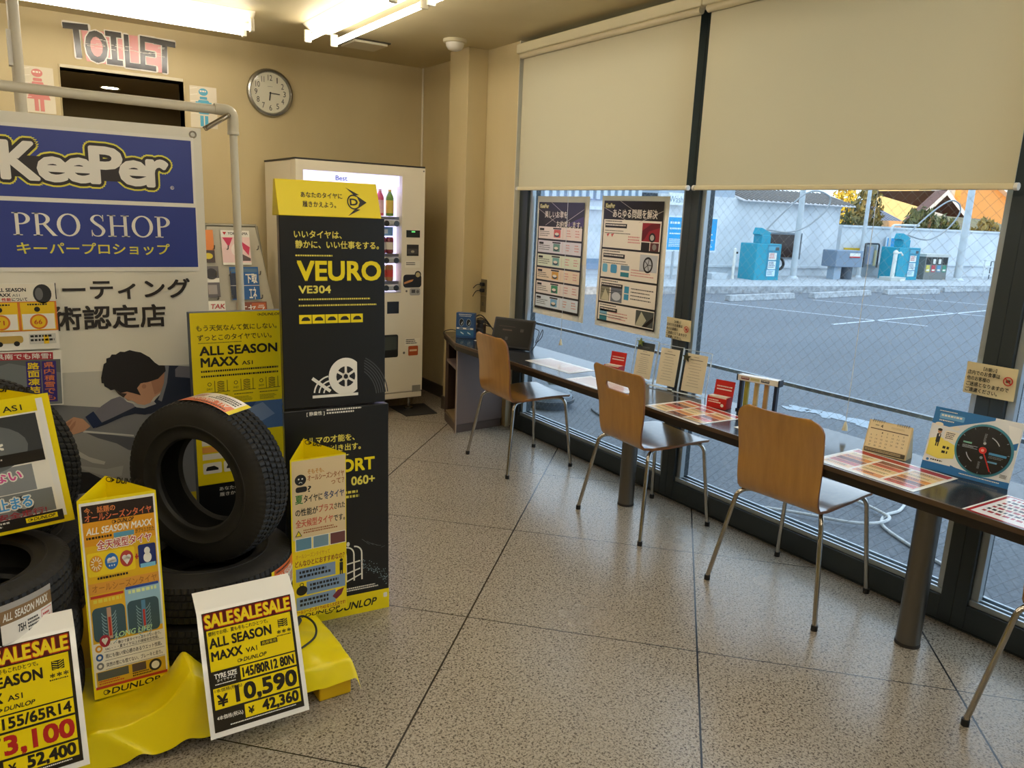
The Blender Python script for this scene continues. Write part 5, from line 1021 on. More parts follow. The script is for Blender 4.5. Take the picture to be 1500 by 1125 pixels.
drink('can', -.650, .986, '#d9c9a0', '#c4453a', 'cream can with red badge, bottom row left', .115); drink('can', -.592, .986, '#b87a45', '#d8433a', 'brown can with red badge, bottom row right', .115)
o = thing('drink_advert', 'small blue advert card above the middle drinks row', 'card', (-.62, yf+.075, 1.306)); MB().bx(-.07, .06, 0, .004, 0, .062, M('#7fb6ec', .4)).bx(-.05, .02, -.001, 0, .015, .045, M('#dcecfa', .4)).build('card_face', o, rel=False)
t = thing('rubber_mat', 'black rubber mat under the vending machine foot', 'mat', (-.39, -.73, 0)); MB().prism([(-.13, .2), (-.135, -.115), (.115, -.135), (.16, .18)], 0, .006, M('#22211f', .7)).build('mat_sheet', t, rel=False, bevel=.002)

# ================================================================ BACK WALL: clock, signs, brochure rack
t = thing('wall_clock', 'round silver wall clock showing a quarter past six', 'clock', (-1.22, -.0, 2.266))
SIL = M('#a9a79f', .25, .9)
MB().lathe([(0, 0), (.162, 0), (.164, -.012), (.158, -.026), (.146, -.030), (.138, -.022), (.136, -.014)], SIL, 48, (0, 0, 0), 'y').build('rim', t, rel=False); MB().lathe([(.137, -.013), (0, -.013)], M('#e6dfc8', .45), 48, (0, 0, 0), 'y').build('dial', t, rel=False)
a = Art(.28, .28, 280, 280); a.map = lambda u, v, l: (u, -.0135-l, v-.14)
for i in range(1, 13):
    an = radians(90-30*i); cx, cy = 140+101*cos(an), 140-101*sin(an); w = {1: 7, 11: 20, 10: 30, 12: 31}.get(i, 19); a.text(str(i), cx-w/2, cy-19, w, 38, INK, 1, .0)
a.micro(122, 96, 36, 5, 1, M('#6a6256', .5), 1)
a.build(t, 'numerals')
hands = MB(); MB().box((.030, -.0165, -.003), (.075, .002, .006), INK, (0, radians(3), 0)).build('minute_hand', t, rel=False); MB().box((-.004, -.018, -.026), (.008, .002, .055), INK, (0, radians(8), 0)).build('hour_hand', t, rel=False); MB().cyl((0, -.013, 0), (0, -.021, 0), .006, INK, 14).build('hub', t, rel=False)
MB().lathe([(.139, -.0235), (0, -.0235)], ACRYL, 32, (0, 0, 0), 'y').build('glass_cover', t, rel=False)
t = thing('toilet_sign', 'hand-made sign of big black letters reading TOILET on pink', 'sign', (-2.157, -.004, 2.30))
a = Art(.66, .24, 660, 240, step=.0012); PK = M('#e59a96', .25, spec=.6); LK = M('#2a2422', .2, spec=.6); LW2 = M('#e9e3d8', .22, spec=.6)
a.poly([(100, 30), (560, 20), (560, 230), (120, 215)], PK, 0)
for c, x, y, w, h, r in (('T', 5, 2, 140, 200, -3), ('O', 118, 28, 125, 190, 0), ('I', 234, 18, 92, 200, -2), ('L', 340, 24, 92, 200, 0), ('E', 432, 20, 94, 205, 2), ('T', 512, 24, 132, 205, 3)):
    if c == 'I':
        a.rect(x-6, y-6, w+12, 44, LW2, 1.2); a.rect(x+22, y, w-44, h, LW2, 1.0); a.rect(x-6, y+h-38, w+12, 44, LW2, 1.4); a.rect(x, y, w, 32, LK, 2.2); a.rect(x+30, y, w-60, h, LK, 2.4); a.rect(x, y+h-32, w, 32, LK, 2.6)
    else: a.halo(c, x, y, w, h, LW2, 9, 1, k=8); a.text(c, x, y, w, h, LK, 2, .055, rot=r)
for i in range(26): rg = random.Random(i); a.micro(60+rg.uniform(0, 500), 90+rg.uniform(-20, 40), 40, 6, 1, LW2, 3.2, i)
a.build(t)
def wc(name, lab, x, c, woman):
    t = thing(name, lab, 'sign', (x, -.003, 1.985)); board(t, .175, .27, .003, M('#ddd2b6', .25, spec=.6))
    a = Art(.175, .27, 175, 270); CC = P(c, .3); a.ell(88, 36, 30, 24, CC); a.micro(66, 26, 44, 18, 1, M('#eadfca', .4), 2); a.rrect(64, 66, 48, 18, 6, CC)
    if woman: a.poly([(60, 88), (116, 88), (150, 190), (26, 190)], CC, 1.2)
    else: a.rrect(52, 88, 72, 92, 12, CC, 1.2)
    a.rect(36, 100, 18, 60, CC, 1.4); a.rect(122, 100, 18, 60, CC, 1.4); a.rect(62, 190, 22, 70, CC, 1.3); a.rect(92, 190, 22, 70, CC, 1.3); a.micro(66, 120, 44, 40, 2, M('#eadfca', .4), 2)
    for i in range(5): a.line(4, 20+i*40, 50, 10+i*42, 2, M('#f4eee0', .3), 3)
    a.build(t)
wc('restroom_sign', 'laminated pink female figure on the wall left of the opening', -2.645, '#d9847a', True); wc('restroom_sign', 'laminated blue male figure on the wall right of the opening', -1.675, '#4aa6c4', False)
t = thing('brochure_rack', 'grey slanted brochure rack with hooks between banner and stand board', 'rack', (-1.60, -.22, 0), 0, None, 0)
GR = M('#b3ad99', .4)
def rk(x, z): return (x, -.10-.0+(1.33-z)*.20*-1, z)     # sloping face, further out lower down
mb = MB(); mb.add([(-.155, -.05, 1.335), (.180, -.05, 1.335), (.330, -.27, .25), (-.30, -.27, .25), (-.155, -.02, 1.335), (.180, -.02, 1.335), (.330, -.24, .25), (-.30, -.24, .25)], [(0, 1, 2, 3), (4, 7, 6, 5), (0, 4, 5, 1), (1, 5, 6, 2), (2, 6, 7, 3), (3, 7, 4, 0)], GR); mb.build('back_plate', t, rel=False, bevel=.004)
for p, q in (((.182, -.045, 1.338), (.334, -.262, .0)), ((-.157, -.045, 1.338), (-.31, -.262, .0)), ((-.157, -.045, 1.338), (.182, -.045, 1.338))): MB().cyl(p, q, .011, M('#8a8677', .35, .5), 10).build('frame_rod', t, rel=False)
for z in (1.18, 1.01, .85, .69, .53):
    for x in (-.13, -.04, .03, .16): MB().tube(bent([rk(x, z), (x, rk(x, z)[1]-.035, z+.005), (x, rk(x, z)[1]-.04, z+.03)], .01, 3), .004, M('#77736a', .35, .6), 6).build('hook', t, rel=False)
def brochure(lab, x0_, x1_, z0_, z1_, art=None, c=PAPER):
    w, h = x1_-x0_, z1_-z0_; o = thing('brochure', lab, 'brochure', (-1.60+(x0_+x1_)/2, -.22-.065-(1.335-z0_)*.203, z0_), 0, 'brochures on the hook rack', -11.5)
    board(o, w, h, .006, c, bevel=.001)
    if art: a = Art(w, h, 100, 100*h/w); art(a, 100*h/w); a.build(o)
def b_y(a, H_): a.rect(0, 0, 100, 22, WHITE); a.text('YOKOHAMA', 24, 6, 70, 10, INK, 2, .03); a.poly([(6, 6), (20, 6), (12, 17)], RED, 2); a.rect(0, 24, 100, H_-24, M('#e9c9c4', .35)); a.poly([(4, 26), (40, 26), (24, 60)], M('#d3335a', .4), 2); a.poly([(70, 40), (98, 60), (92, 90), (74, 66)], M('#d3335a', .4), 2); a.ell(52, 70, 20, 24, M('#efe3da', .4), 3); a.poly([(60, 80), (98, 100), (98, H_-14), (66, H_-14)], M('#5b4a46', .4), 2); a.rect(0, H_-8, 100, 8, PAPER, 3)
def b_b(a, H_): a.rect(0, 0, 100, H_, M('#1f5d9c', .35)); a.rect(4, 6, 92, 12, M('#50718e', .4), 2); a.rect(0, 22, 44, H_-26, M('#2b3142', .4), 2); a.text('下取', 54, 24, 40, 34, PAPER, 3, .03); a.rect(0, H_*.56, 100, 2, PAPER, 3); a.text('エネ', 62, H_*.62, 26, 44, PAPER, 4, .03)
def b_o(a, H_): a.rect(0, 0, 100, H_, M('#8a4a2a', .35)); a.rect(50, 4, 46, H_-8, M('#c4612a', .35), 2); a.text('オセラ', 8, 10, 84, 22, PAPER, 3, .02)
def b_l1(a, H_): a.rect(0, 0, 100, H_, M('#e0843a', .4)); a.rect(0, H_*.62, 100, H_*.38, M('#4a3a34', .4), 2); a.ell(50, H_*.8, 34, 24, M('#d9c22e', .4), 3)
def b_l2(a, H_): a.rect(0, 0, 100, H_, M('#6a6462', .4)); a.rect(0, H_*.38, 100, H_*.14, PAPER, 2); a.ell(50, H_*.25, 40, 40, M('#35302f', .4), 2); a.rect(20, H_*.6, 60, H_*.3, M('#a39a92', .4), 2)
def b_l3(a, H_): a.rect(0, 0, 100, H_, PAPER); a.text('TAK', 20, 16, 76, 26, M('#b5242a', .4), 2, .04, .2); a.rect(0, 52, 100, H_-52, M('#7d2a2c', .4), 2)
brochure('white and pink tyre brochure at the top of the rack', -.065, .125, 1.075, 1.31, b_y); brochure('blue brochure below the pink tyre brochure', -.03, .165, .84, 1.065, b_b); brochure('brown brochure just above the yellow board', .0, .205, .60, .828, b_o)
brochure('orange brochure at the rack edge beside the banner', -.20, -.115, 1.09, 1.31, b_l1); brochure('grey photo brochure below the orange one', -.195, -.10, .86, 1.07, b_l2); brochure('white brochure with red word, lowest beside the banner', -.20, -.075, .60, .84, b_l3)

# ================================================================ RIGHT WALL: sockets and cables
for z, lab in ((.905, 'steel wall socket plate with two plugs above the counter'), (.785, 'steel blank wall plate below the socket')):
    t = thing('wall_plate', lab, 'wall socket', (-.0, -1.030, z), -90, 'steel plates on the wall by the counter'); MB().bx(-.036, .036, -.007, 0, 0, .118, M('#7f7456', .35, .6)).build('plate', t, rel=False, bevel=.002)
    if z > .8:
        for dz in (.038, .082): q = MB().bx(-.018, .018, -.03, -.007, dz-.012, dz+.012, BLACK).build('plug', t, rel=False, bevel=.004); MB().tube(smooth_path([(0, -.03, dz), (-.02, -.06, dz-.01), (-.06-.4*(dz-.038), -.07, dz-.08), (-.07, -.06, -.14), (-.05, -.05, -.24)], 6), .0028, BLACK, 6).build('cord', q, rel=False)
    else: MB().bx(-.010, .010, -.009, -.007, .045, .073, M('#55503f', .4)).build('switch', t, rel=False)

# ================================================================ POSTERS AND NOTICES ON THE GLASS
XG = .028
def wposter(name, lab, y0, y1, z0, z1, tilt=0, m=PAPER):
    XG = .0885 if 'poster' in name else .030; fz = (2.938+XG)/(2.938+.03)
    if 'poster' in name: y0, y1 = [-5.8037+(y+5.8037)*fz for y in (y0, y1)]; z0, z1 = [1.5+(z-1.5)*fz for z in (z0, z1)]
    w, h = abs(y1-y0), z1-z0; t = thing(name, lab, 'poster' if 'poster' in name else 'notice', (XG, (y0+y1)/2, z0), -90, None, tilt)
    vs = []
    for j in range(13):
        for i in range(9): vs.append((-w/2+w*i/8, .002+.004*sin(j*.55)*(i/8-.5)+.003*sin(i*.9+1)*(1-j/12), h*j/12))
    MB().add(vs, [(j*9+i, j*9+i+1, (j+1)*9+i+1, (j+1)*9+i) for j in range(12) for i in range(8)], m, True).build('sheet', t, rel=False)
    a = Art(w, h, 100, 100*h/w); a.map = lambda u, v, l: (u, -.004-l, v); return t, a
K2 = M('#1c1817', .3); CRM = M('#efe6d6', .4); PNK = M('#d9928c', .4)
t, a = wposter('price_poster', 'left white-edged black poster with six price rows on the glass', -1.61, -2.147, .856, 1.617); HH = 100*.761/.537
a.rect(5, 7, 88, HH-14, K2, 1); 
for q in ((5, 15, 40, 30), (30, 7, 60, 22), (50, 34, 93, 14), (20, 34, 45, 22)): a.line(*q, .5, M('#c9bfb2', .4), 2)
a.halo('KeePer', 8, 9.5, 17, 4.2, M('#e6dc4e', .4), .5, 2); a.text('KeePer', 8, 9.5, 17, 4.2, CRM, 3, .03); a.text('美しいお車を', 18, 17, 44, 8, CRM, 3, .01); a.text('お約束します。', 42, 28, 48, 8, CRM, 3, .01); a.poly([(55, 34), (93, 22), (93, 34)], M('#4a3f6e', .4), 1.6)
cols = ('#d9605c', '#6f9a8c', '#7ab0a8', '#e0a84a', '#3f9a6c', '#7fb8dc')
for i in range(6):
    y = 35.5+i*16.4; a.rect(7, y, 84, 14.2, M(('#f1e2dc', '#e2dfe6', '#e4ead2', '#f0ddc4', '#f1e8e0', '#dfe9f0')[i], .4), 2); a.rect(36, y+1, 16, 1.6, K2, 3); a.rect(38, y+3, 13, 9, P(cols[i], .4), 3); a.ell(44, y+9, 5, 2.5, M('#3a4a55', .4), 4); a.ell(44, y+8, 4, 1.6, CRM, 5)
    a.rect(9, y+2, 9, 2.6, K2, 3); a.micro(9, y+5.5, 24, 7, 3, INK, 3, i, .35); a.line(56, y+1, 56, y+13, .3, PNK, 3)
    for c in range(2): a.micro(62+c*17, y+3, 9, 9, 3, PNK, 3, i+c, .4)
a.build(t)
t, a = wposter('price_poster', 'right white-edged black poster with red car photo on the glass', -2.262, -2.812, .864, 1.622); HH = 100*.758/.55
a.rect(5, 5, 89, HH-11, K2, 1)
for q in ((5, 12, 40, 24), (30, 5, 60, 18), (60, 26, 94, 14)): a.line(*q, .5, M('#c9bfb2', .4), 2)
a.halo('KeePer', 8, 8, 14, 4, M('#e6dc4e', .4), .5, 2); a.text('KeePer', 8, 8, 14, 4, CRM, 3, .03); a.text('あらゆる問題を解決', 20, 13, 66, 9, CRM, 3, .012)
yy = (24, 55, 86, 112); hh = (29, 29, 24, 18)
for i in range(4): a.rect(6.5, yy[i], 86, hh[i], CRM, 2); a.micro(9, yy[i]+1.2, 26, 2, 1, K2, 3, i); a.rect(9, yy[i]+4, 34 if i < 3 else 28, 4.4, K2, 3); a.micro(10, yy[i]+5, 31 if i < 3 else 25, 2.4, 1, CRM, 4, i); a.micro(9, yy[i]+11, 40, 5, 2, INK, 3, i+4, .3)
RC = M('#9a2027', .35); a.rect(66, 26, 25, 18, RC, 3); a.poly([(66, 34), (78, 27), (91, 26), (91, 30), (76, 34), (70, 42), (66, 44)], M('#6b1218', .3), 4); a.ell(81, 40, 4.6, 4.6, K2, 4); a.ell(81, 40, 2.8, 2.8, M('#b9b4ab', .3), 5)
a.rect(66, 45, 12, 8, K2, 3); a.rect(79, 45, 12, 8, M('#5b2a28', .4), 3); a.ell(85, 49, 3, 3, M('#8a8a80', .4), 4)
for k in range(2): a.poly([(12+k*7, 39), (14+k*7, 42), (17+k*7, 38)], M('#d9605c', .4), 4)
a.micro(46, 40, 18, 8, 3, PNK, 3)
a.rect(66, 57, 25, 17, M('#c3c6ca', .4), 3); a.ell(78, 67, 7, 8, K2, 4); a.ell(78, 67, 5.2, 6, M('#b9bcc0', .3), 5)
for k in range(5): a.line(78, 67, 78+5*cos(k*1.257), 67+5.8*sin(k*1.257), .8, K2, 6)
a.rrect(9, 70, 8, 9, 2, M('#6fb8d8', .35), 3); a.rrect(22, 70, 10, 9, 2, M('#4a9cc8', .35), 3); a.rect(38, 70, 13, 5, M('#7d9ab0', .4), 3); a.rect(38, 77, 13, 4.6, M('#2f8090', .4), 3); a.micro(54, 73, 36, 8, 3, PNK, 3, 2, .4)
a.rect(8, 94, 15, 15, M('#8f8a70', .4), 3); a.poly([(10, 108), (16, 96), (22, 104), (22, 109)], M('#c9c2a0', .4), 4); a.rect(25, 94, 18, 15, M('#6f7680', .4), 3); a.ell(34, 103, 7, 4.4, M('#c9ced4', .4), 4); a.rect(46, 91, 7, 7, M('#3f9cc4', .4), 3); a.rect(46, 99, 7, 6, M('#3f9cc4', .4), 3); a.micro(56, 92, 34, 14, 4, INK, 3, 7, .3)
a.rect(66, 113, 26, 16, M('#4a4f4a', .4), 3); a.poly([(66, 129), (74, 114), (82, 122), (76, 129)], M('#b9b79e', .4), 4); a.poly([(76, 129), (92, 117), (92, 121), (82, 129)], K2, 5); a.rect(9, 119, 12, 5, M('#7fb0c8', .4), 3); a.rect(9, 125, 12, 5, M('#2f8090', .4), 3); a.micro(24, 120, 34, 9, 3, PNK, 3, 3, .4)
a.build(t)
def notice(lab, y0, y1, z0, z1):
    t, a = wposter('window_notice', lab, y0, y1, z0, z1, 0, M('#dccfa6', .4)); t['group'] = 'no-food notices on the window'; H2 = 100*(z1-z0)/abs(y1-y0)
    a.text('【お願い】', 36, 6, 26, 8, INK, 2, .02)
    for i, (s_, w) in enumerate((('店内でのお食事は', 64), ('他のお客様の', 46), ('ご迷惑となりますので', 84), ('ご遠慮ください。', 64))): a.text(s_, 6, 16+i*12.2, w, 9.4, INK, 2, .025)
    a.ring(86, 27, 7.4, 9.4, RED, 3); a.line(80.5, 22, 91.5, 32, 2, RED, 3.5); a.rect(82, 24, 8, 6, M('#5a3a34', .4), 2); a.build(t)
notice('small cream no-food notice right of the price posters', -2.862, -3.040, .882, .994); notice('cream no-food notice on the right mullion above the dial board', -4.420, -4.595, .918, 1.036)

# ================================================================ THINGS ON THE COUNTER
ZC = .6365
t = thing('leaflet_box', 'blue display box with two key pictures at the far end', 'display box', (-.272, -1.235, ZC), -46)
MB().bx(-.066, .066, 0, .05, 0, .175, M('#2a4f7c', .4)).build('box', t, rel=False, bevel=.002)
a = Art(.132, .175, 132, 175); a.micro(20, 8, 92, 9, 1, PAPER, 1); a.micro(24, 20, 84, 6, 1, PAPER, 1)
for x in (40, 92): a.ell(x, 66, 17, 28, M('#101418', .3), 1); a.ring(x, 66, 15, 17, M('#9fb0c0', .3), 2, ky=1.6); a.poly([(x-2, 78), (x+6, 60), (x+9, 62), (x+3, 82)], M('#d9dee4', .25), 3)
a.rect(6, 102, 120, 12, PAPER, 1); a.rect(24, 104, 28, 8, M('#2a4f7c', .4), 2); a.rect(76, 104, 28, 8, M('#2a4f7c', .4), 2); a.rect(4, 120, 124, 40, M('#2f6690', .4), 1)
for x in (34, 84): a.poly([(x, 130), (x+22, 142), (x+24, 150), (x+2, 140)], M('#cfe0e8', .4), 2)
a.build(t)
t = thing('charger_bundle', 'tangle of black chargers and cables behind the tablet', 'cables', (-.10, -1.14, ZC))
MB().lathe([(0, 0), (.03, 0), (.03, .06), (.022, .07), (.022, .10), (.03, .105), (.03, .125), (0, .125)], M('#24211f', .45), 18, (-.05, -.10, 0)).build('charger', t, rel=False); MB().box((.0, -.03, .04), (.06, .05, .08), M('#3a1518', .4), (0, 0, .5)).build('adapter', t, rel=False, bevel=.006)
mb = MB()
for k in range(4): mb.tube(smooth_path([(-.05+.02*k, -.02*k, .12), (-.02, -.06-.02*k, .15-.02*k), (.03, -.12, .07), (.02+.01*k, -.2, .02), (-.06, -.28-.02*k, .006)], 6), .004, BLACK, 6)
mb.build('cable_tangle', t, rel=False)
MB().tube(smooth_path([(-.1, .06, .01), (-.16, .10, .03), (-.20, .13, .02), (-.19, .17, .004)], 6), .003, BLACK, 6).build('loose_cord', t, rel=False)
t = thing('paper_slip', 'white paper slip lying behind the first chair back', 'paper', (-.20, -1.38, ZC)); MB().prism([(-.05, -.05), (.05, -.03), (.04, .06), (-.06, .04)], 0, .001, PAPER).build('slip', t, rel=False)
t = thing('tablet', 'black tablet screen leaning back on the counter behind the first chair', 'tablet', (-.215, -1.715, ZC+.006), -62, None, -20)
MB().bx(-.150, .150, 0, .016, 0, .200, M('#191a1c', .35)).build('body', t, rel=False, bevel=.006); MB().bx(-.136, .136, -.001, 0, .016, .184, M('#2c2d2e', .12, spec=.6)).build('screen', t, rel=False)
a = Art(.27, .165, 270, 165); a.map = lambda u, v, l: (u, -.0012-l, v+.018); a.micro(30, 40, 120, 6, 1, M('#4c4038', .4), 0); a.rect(60, 60, 70, 10, M('#4a3a32', .3), 0); a.rect(190, 50, 24, 20, M('#3e3b38', .3), 0); a.rect(90, 110, 20, 22, M('#3a3a3a', .3), 0); a.build(t, 'screen_text')
MB().box((0, .037, .071), (.09, .003, .108), M('#191a1c', .4), (.42, 0, 0)).build('kick_stand', t, rel=False); MB().tube(smooth_path([(.15, .01, .15), (.19, .0, .13), (.17, .02, .06), (.21, .01, .10), (.2, .02, .15), (.185, .0, .05), (.15, .03, .01)], 7), .0025, BLACK, 6).build('cable', t, rel=False)
def sheet(lab, cx, cy, w, h, rz, art=None, seed=0, group='laminated sheets lying on the counter'):
    t = thing('laminated_sheet', lab, 'sheet', (cx, cy, ZC+.0008), rz, group, -90); MB().bx(-w/2, w/2, 0, .0008, -h/2, h/2, LAM).build('film', t, rel=False)
    a = Art(w, h, 100, 100*h/w, step=.00012); a.map = lambda u, v, l: (u, -.0002-l*.5, v-h/2); art(a, 100*h/w, seed); a.build(t)
def s_list(a, H_, sd):
    a.rect(4, 4, 92, H_-8, M('#f0e6da', .16), 0)
    for i in range(6): a.rect(6, 8+i*(H_-14)/6, 88, .8, M('#c98f88', .2), 1); a.micro(8, 10+i*(H_-14)/6, 50, (H_-14)/6-3, 3, M('#8a6a66', .2), 1, sd+i, .35); a.micro(66, 10+i*(H_-14)/6, 26, (H_-14)/6-3, 2, M('#c4544c', .2), 1, sd+i, .4)
def s_menu(a, H_, sd):
    a.rect(3, 3, 94, H_-6, M('#e9d9c4', .16), 0); a.rect(3, 3, 94, 10, M('#b5402e', .16), 1)
    for i in range(5):
        for j in range(3): x, y = 6+j*31, 16+i*(H_-22)/5; a.rect(x, y, 28, (H_-26)/5, M(('#d98a4a', '#c9543a', '#e6c48a', '#8a4a34', '#dcb27a')[(i*3+j+sd) % 5], .16), 1); a.micro(x+2, y+2, 24, 5, 2, M('#3a2420', .2), 2, i+j)
def s_red(a, H_, sd):
    a.rect(2, 2, 96, H_-4, M('#a3262c', .16), 0); a.rect(5, 5, 90, H_-10, M('#efe4dc', .16), 1)
    for i in range(7): a.micro(9, 8+i*(H_-18)/7, 80, (H_-18)/9, 1, M('#2a1a1a', .2) if i % 2 else M('#a3262c', .2), 2, i+sd, .7)
sheet('white price sheet on the counter beside the tablet', -.235, -2.285, .42, .195, -88, s_list, 1); sheet('white price sheet half hidden behind the slotted chair', -.345, -2.80, .40, .19, -90, s_list, 5)
sheet('picture menu sheet on the counter before the right red card box', -.31, -3.42, .365, .29, -93, s_menu, 0); sheet('small white sheet behind the third chair back', -.28, -3.87, .36, .14, -92, s_list, 7)
sheet('glossy picture menu sheet before the desk calendar', -.277, -4.335, .395, .295, -90, s_menu, 2); sheet('red-bordered sheet at the right edge of the counter', -.30, -4.90, .40, .29, -92, s_red, 0)
def card_box(lab, x, y, rz):
    t = thing('card_box', lab, 'card box', (x, y, ZC), rz, 'red card boxes on the counter'); RB2 = M('#c4231f', .35)
    MB().bx(-.050, .050, -.030, -.027, 0, .050, RB2).bx(-.050, -.047, -.027, .027, 0, .055, RB2).bx(.047, .050, -.027, .027, 0, .055, RB2).bx(-.05, .05, -.027, .03, 0, .003, RB2).build('tray', t, rel=False)
    MB().box((0, .036, .062), (.100, .003, .125), RB2, (-.18, 0, 0)).build('back_flap', t, rel=False); MB().box((0, .0, .030), (.09, .045, .052), M('#e6ddca', .5), (-.08, 0, 0)).build('card_stack', t, rel=False)
    a = Art(.1, .05, 100, 50); a.map = lambda u, v, l: (u, -.030-l, v); a.micro(8, 8, 70, 20, 2, PAPER, 1); a.ell(80, 32, 8, 8, PAPER, 1); a.build(t)
    a = Art(.09, .05, 90, 50); a.map = lambda u, v, l: (u, .036-.002-l+(v+.005)*.18*1.0, v+.062); a.micro(6, 14, 78, 10, 1, PAPER, 1); a.rect(6, 28, 78, 6, M('#f0dcd0', .4), 1); a.build(t, 'flap_print')
card_box('red card box left of the clear menu stands', -.10, -2.615, -74); card_box('larger looking red card box right of the clear menu stands', -.125, -3.41, -76)
def menu_stand(lab, x, y, rz, w, top, star):
    t = thing('menu_stand', lab, 'menu stand', (x, y, ZC), rz, 'clear acrylic menu stands', -8); h = .225
    MB().bx(-w/2-.02, w/2+.02, .004, .007, 0, h, ACRYL).bx(-w/2-.02, w/2+.02, -.045, .007, 0, .003, ACRYL).build('acrylic_holder', t, rel=False); MB().bx(-w/2-.02, w/2+.02, -.047, -.043, 0, .006, M('#dfe8ee', .1, spec=.8)).bx(-w/2-.021, -w/2-.018, .003, .008, 0, h, M('#cfdbe4', .1, spec=.8)).bx(w/2+.018, w/2+.021, .003, .008, 0, h, M('#cfdbe4', .1, spec=.8)).bx(-w/2-.02, w/2+.02, .003, .008, h-.003, h, M('#cfdbe4', .1, spec=.8)).build('bright_edge', t, rel=False)
    MB().bx(-w/2, w/2, .001, .003, .012, .012+.195, M('#e3d8bc', .45)).build('menu_card', t, rel=False)
    a = Art(w, .195, 100, 200); a.map = lambda u, v, l: (u, .0008-l, v+.012)
    if top: a.rect(0, 0, 100, 44, M('#3d4548', .4)); a.micro(30, 24, 60, 6, 2, M('#7f8a8c', .4), 2)
    yb = 50 if top else 14
    a.micro(36, yb, 24, 5, 1, M('#7a705c', .4), 1); a.micro(22, yb+14, 58, 7, 1, M('#5a5246', .4), 1)
    for i in range(9): a.micro(28-(i % 3)*5, yb+32+i*(190-yb-40)/9, 44+(i % 3)*9, 4, 1, M('#8a806c', .4), 1, i, .5)
    a.build(t)
    if star:
        m_ = M('#3d3c1e', .5) if star == 2 else M('#6b7a3a', .5); o = thing('star_ornament', 'small green star clipped to the %s menu stand' % ('right' if star == 2 else 'left'), 'ornament', (0, 0, 0), 0, 'star ornaments on the menu stands'); mw = t.matrix_basis
        o.location = Vector((x, y, ZC))+Euler((radians(-8), 0, radians(rz))).to_matrix() @ Vector((-w/2+.01 if star == 2 else -w/2+.025, -.012, .185 if star == 2 else .205)); o.rotation_euler = (radians(-8), 0, radians(rz))
        pts = [(.026*cos(pi/2+k*pi/5)*(1 if k % 2 == 0 else .42), .026*sin(pi/2+k*pi/5)*(1 if k % 2 == 0 else .42)) for k in range(10)]; MB().prism(pts, -.004, .004, m_, 'y').build('star', o, rel=False, bevel=.001)
menu_stand('clear menu stand with dark-topped cream card, left of three', -.055, -2.79, -82, .115, True, 1); menu_stand('clear menu stand with plain cream card, middle of three', -.068, -2.985, -80, .115, False, 0); menu_stand('clear menu stand with cream card and dark star, right of three', -.060, -3.165, -80, .125, False, 2)
t = thing('sample_rack', 'small rack of navy posts and coloured bars under a white top', 'rack', (-.045, -3.565, ZC), -76)
MB().bx(-.098, .098, -.022, .022, .145, .172, M('#e9e4da', .4)).build('top_bar', t, rel=False, bevel=.002); MB().bx(.098, .104, -.022, .022, .143, .174, M('#1e2634', .4)).bx(-.104, -.098, -.022, .022, .143, .174, M('#1e2634', .4)).build('end_cap', t, rel=False)
for x in (-.085, .085): MB().bx(x-.007, x+.007, -.012, .012, 0, .145, M('#1b2438', .4)).build('post', t, rel=False)
for i, c in enumerate(('#9a9438', '#c2a66a', '#b9915a')): MB().bx(-.058+i*.048-.009, -.058+i*.048+.009, -.008, .008, .008, .145, P(c)).build('sample_bar', t, rel=False)
MB().bx(-.095, .095, -.02, .02, 0, .008, M('#1b2438', .4)).build('base', t, rel=False)
a = Art(.19, .024, 190, 24); a.map = lambda u, v, l: (u, -.022-l, v+.147); a.rect(14, 6, 40, 12, M('#7a2a30', .4)); a.micro(17, 8, 34, 8, 1, PAPER, 2); a.rect(60, 6, 44, 12, M('#c9bf86', .4)); a.rect(112, 6, 40, 12, M('#2a2f45', .4)); a.micro(115, 8, 34, 8, 1, PAPER, 2); a.build(t)
t = thing('desk_calendar', 'beige desk calendar open at month 4 on the counter', 'calendar', (-.085, -4.235, ZC), -80)
MB().add([(-.082, -.035, 0), (.082, -.035, 0), (.082, .035, 0), (-.082, .035, 0), (-.082, 0, .125), (.082, 0, .125)], [(0, 1, 5, 4), (2, 3, 4, 5), (0, 4, 3), (1, 2, 5)], M('#d9c79c', .5)).build('easel', t, rel=False)
a = Art(.158, .122, 158, 122); a.map = lambda u, v, l: (u, -.035+.28*v-.0005-l, v+.002)
a.rect(2, 2, 154, 100, M('#ecdcb4', .5), .3); a.text('4', 44, 10, 9, 12, INK, 2, .03); a.micro(24, 14, 14, 5, 1, INK, 2); a.micro(84, 12, 60, 8, 2, M('#c9b68c', .5), 2); a.rect(8, 28, 142, 3, M('#4a2a20', .5), 2); a.rect(2, 104, 154, 16, M('#4f4638', .5), 1); a.micro(6, 107, 146, 10, 2, M('#d9c79c', .5), 2)
for r in range(5):
    for c in range(7):
        n = r*7+c-1
        if 1 <= n <= 30: a.text(str(n), 14+c*20, 38+r*13, 8 if n > 9 else 4, 6, M('#6a5a44', .5), 2)
a.build(t); mb = MB()
for k in range(6):
    for x0_ in (-.066, .026): mb.tube([(x0_+k*.008, .006*cos(q*pi/5), .124+.006*sin(q*pi/5)) for q in range(10)], .0009, M('#5b5348', .4), 5, closed=True)
mb.build('binding_ring', t, rel=False)
t = thing('dial_board', 'white and blue card with big black dial and red pointer', 'display card', (-.105, -4.535, ZC), -83, None, -14)
w, h = .290, .235; MB().bx(-w/2, w/2, 0, .004, 0, h, M('#e6ebf0', .35)).build('card', t, rel=False, bevel=.001); MB().box((0, .030, .087), (.06, .003, .146), M('#c9d0d6', .5), (.32, 0, 0)).build('strut', t, rel=False)
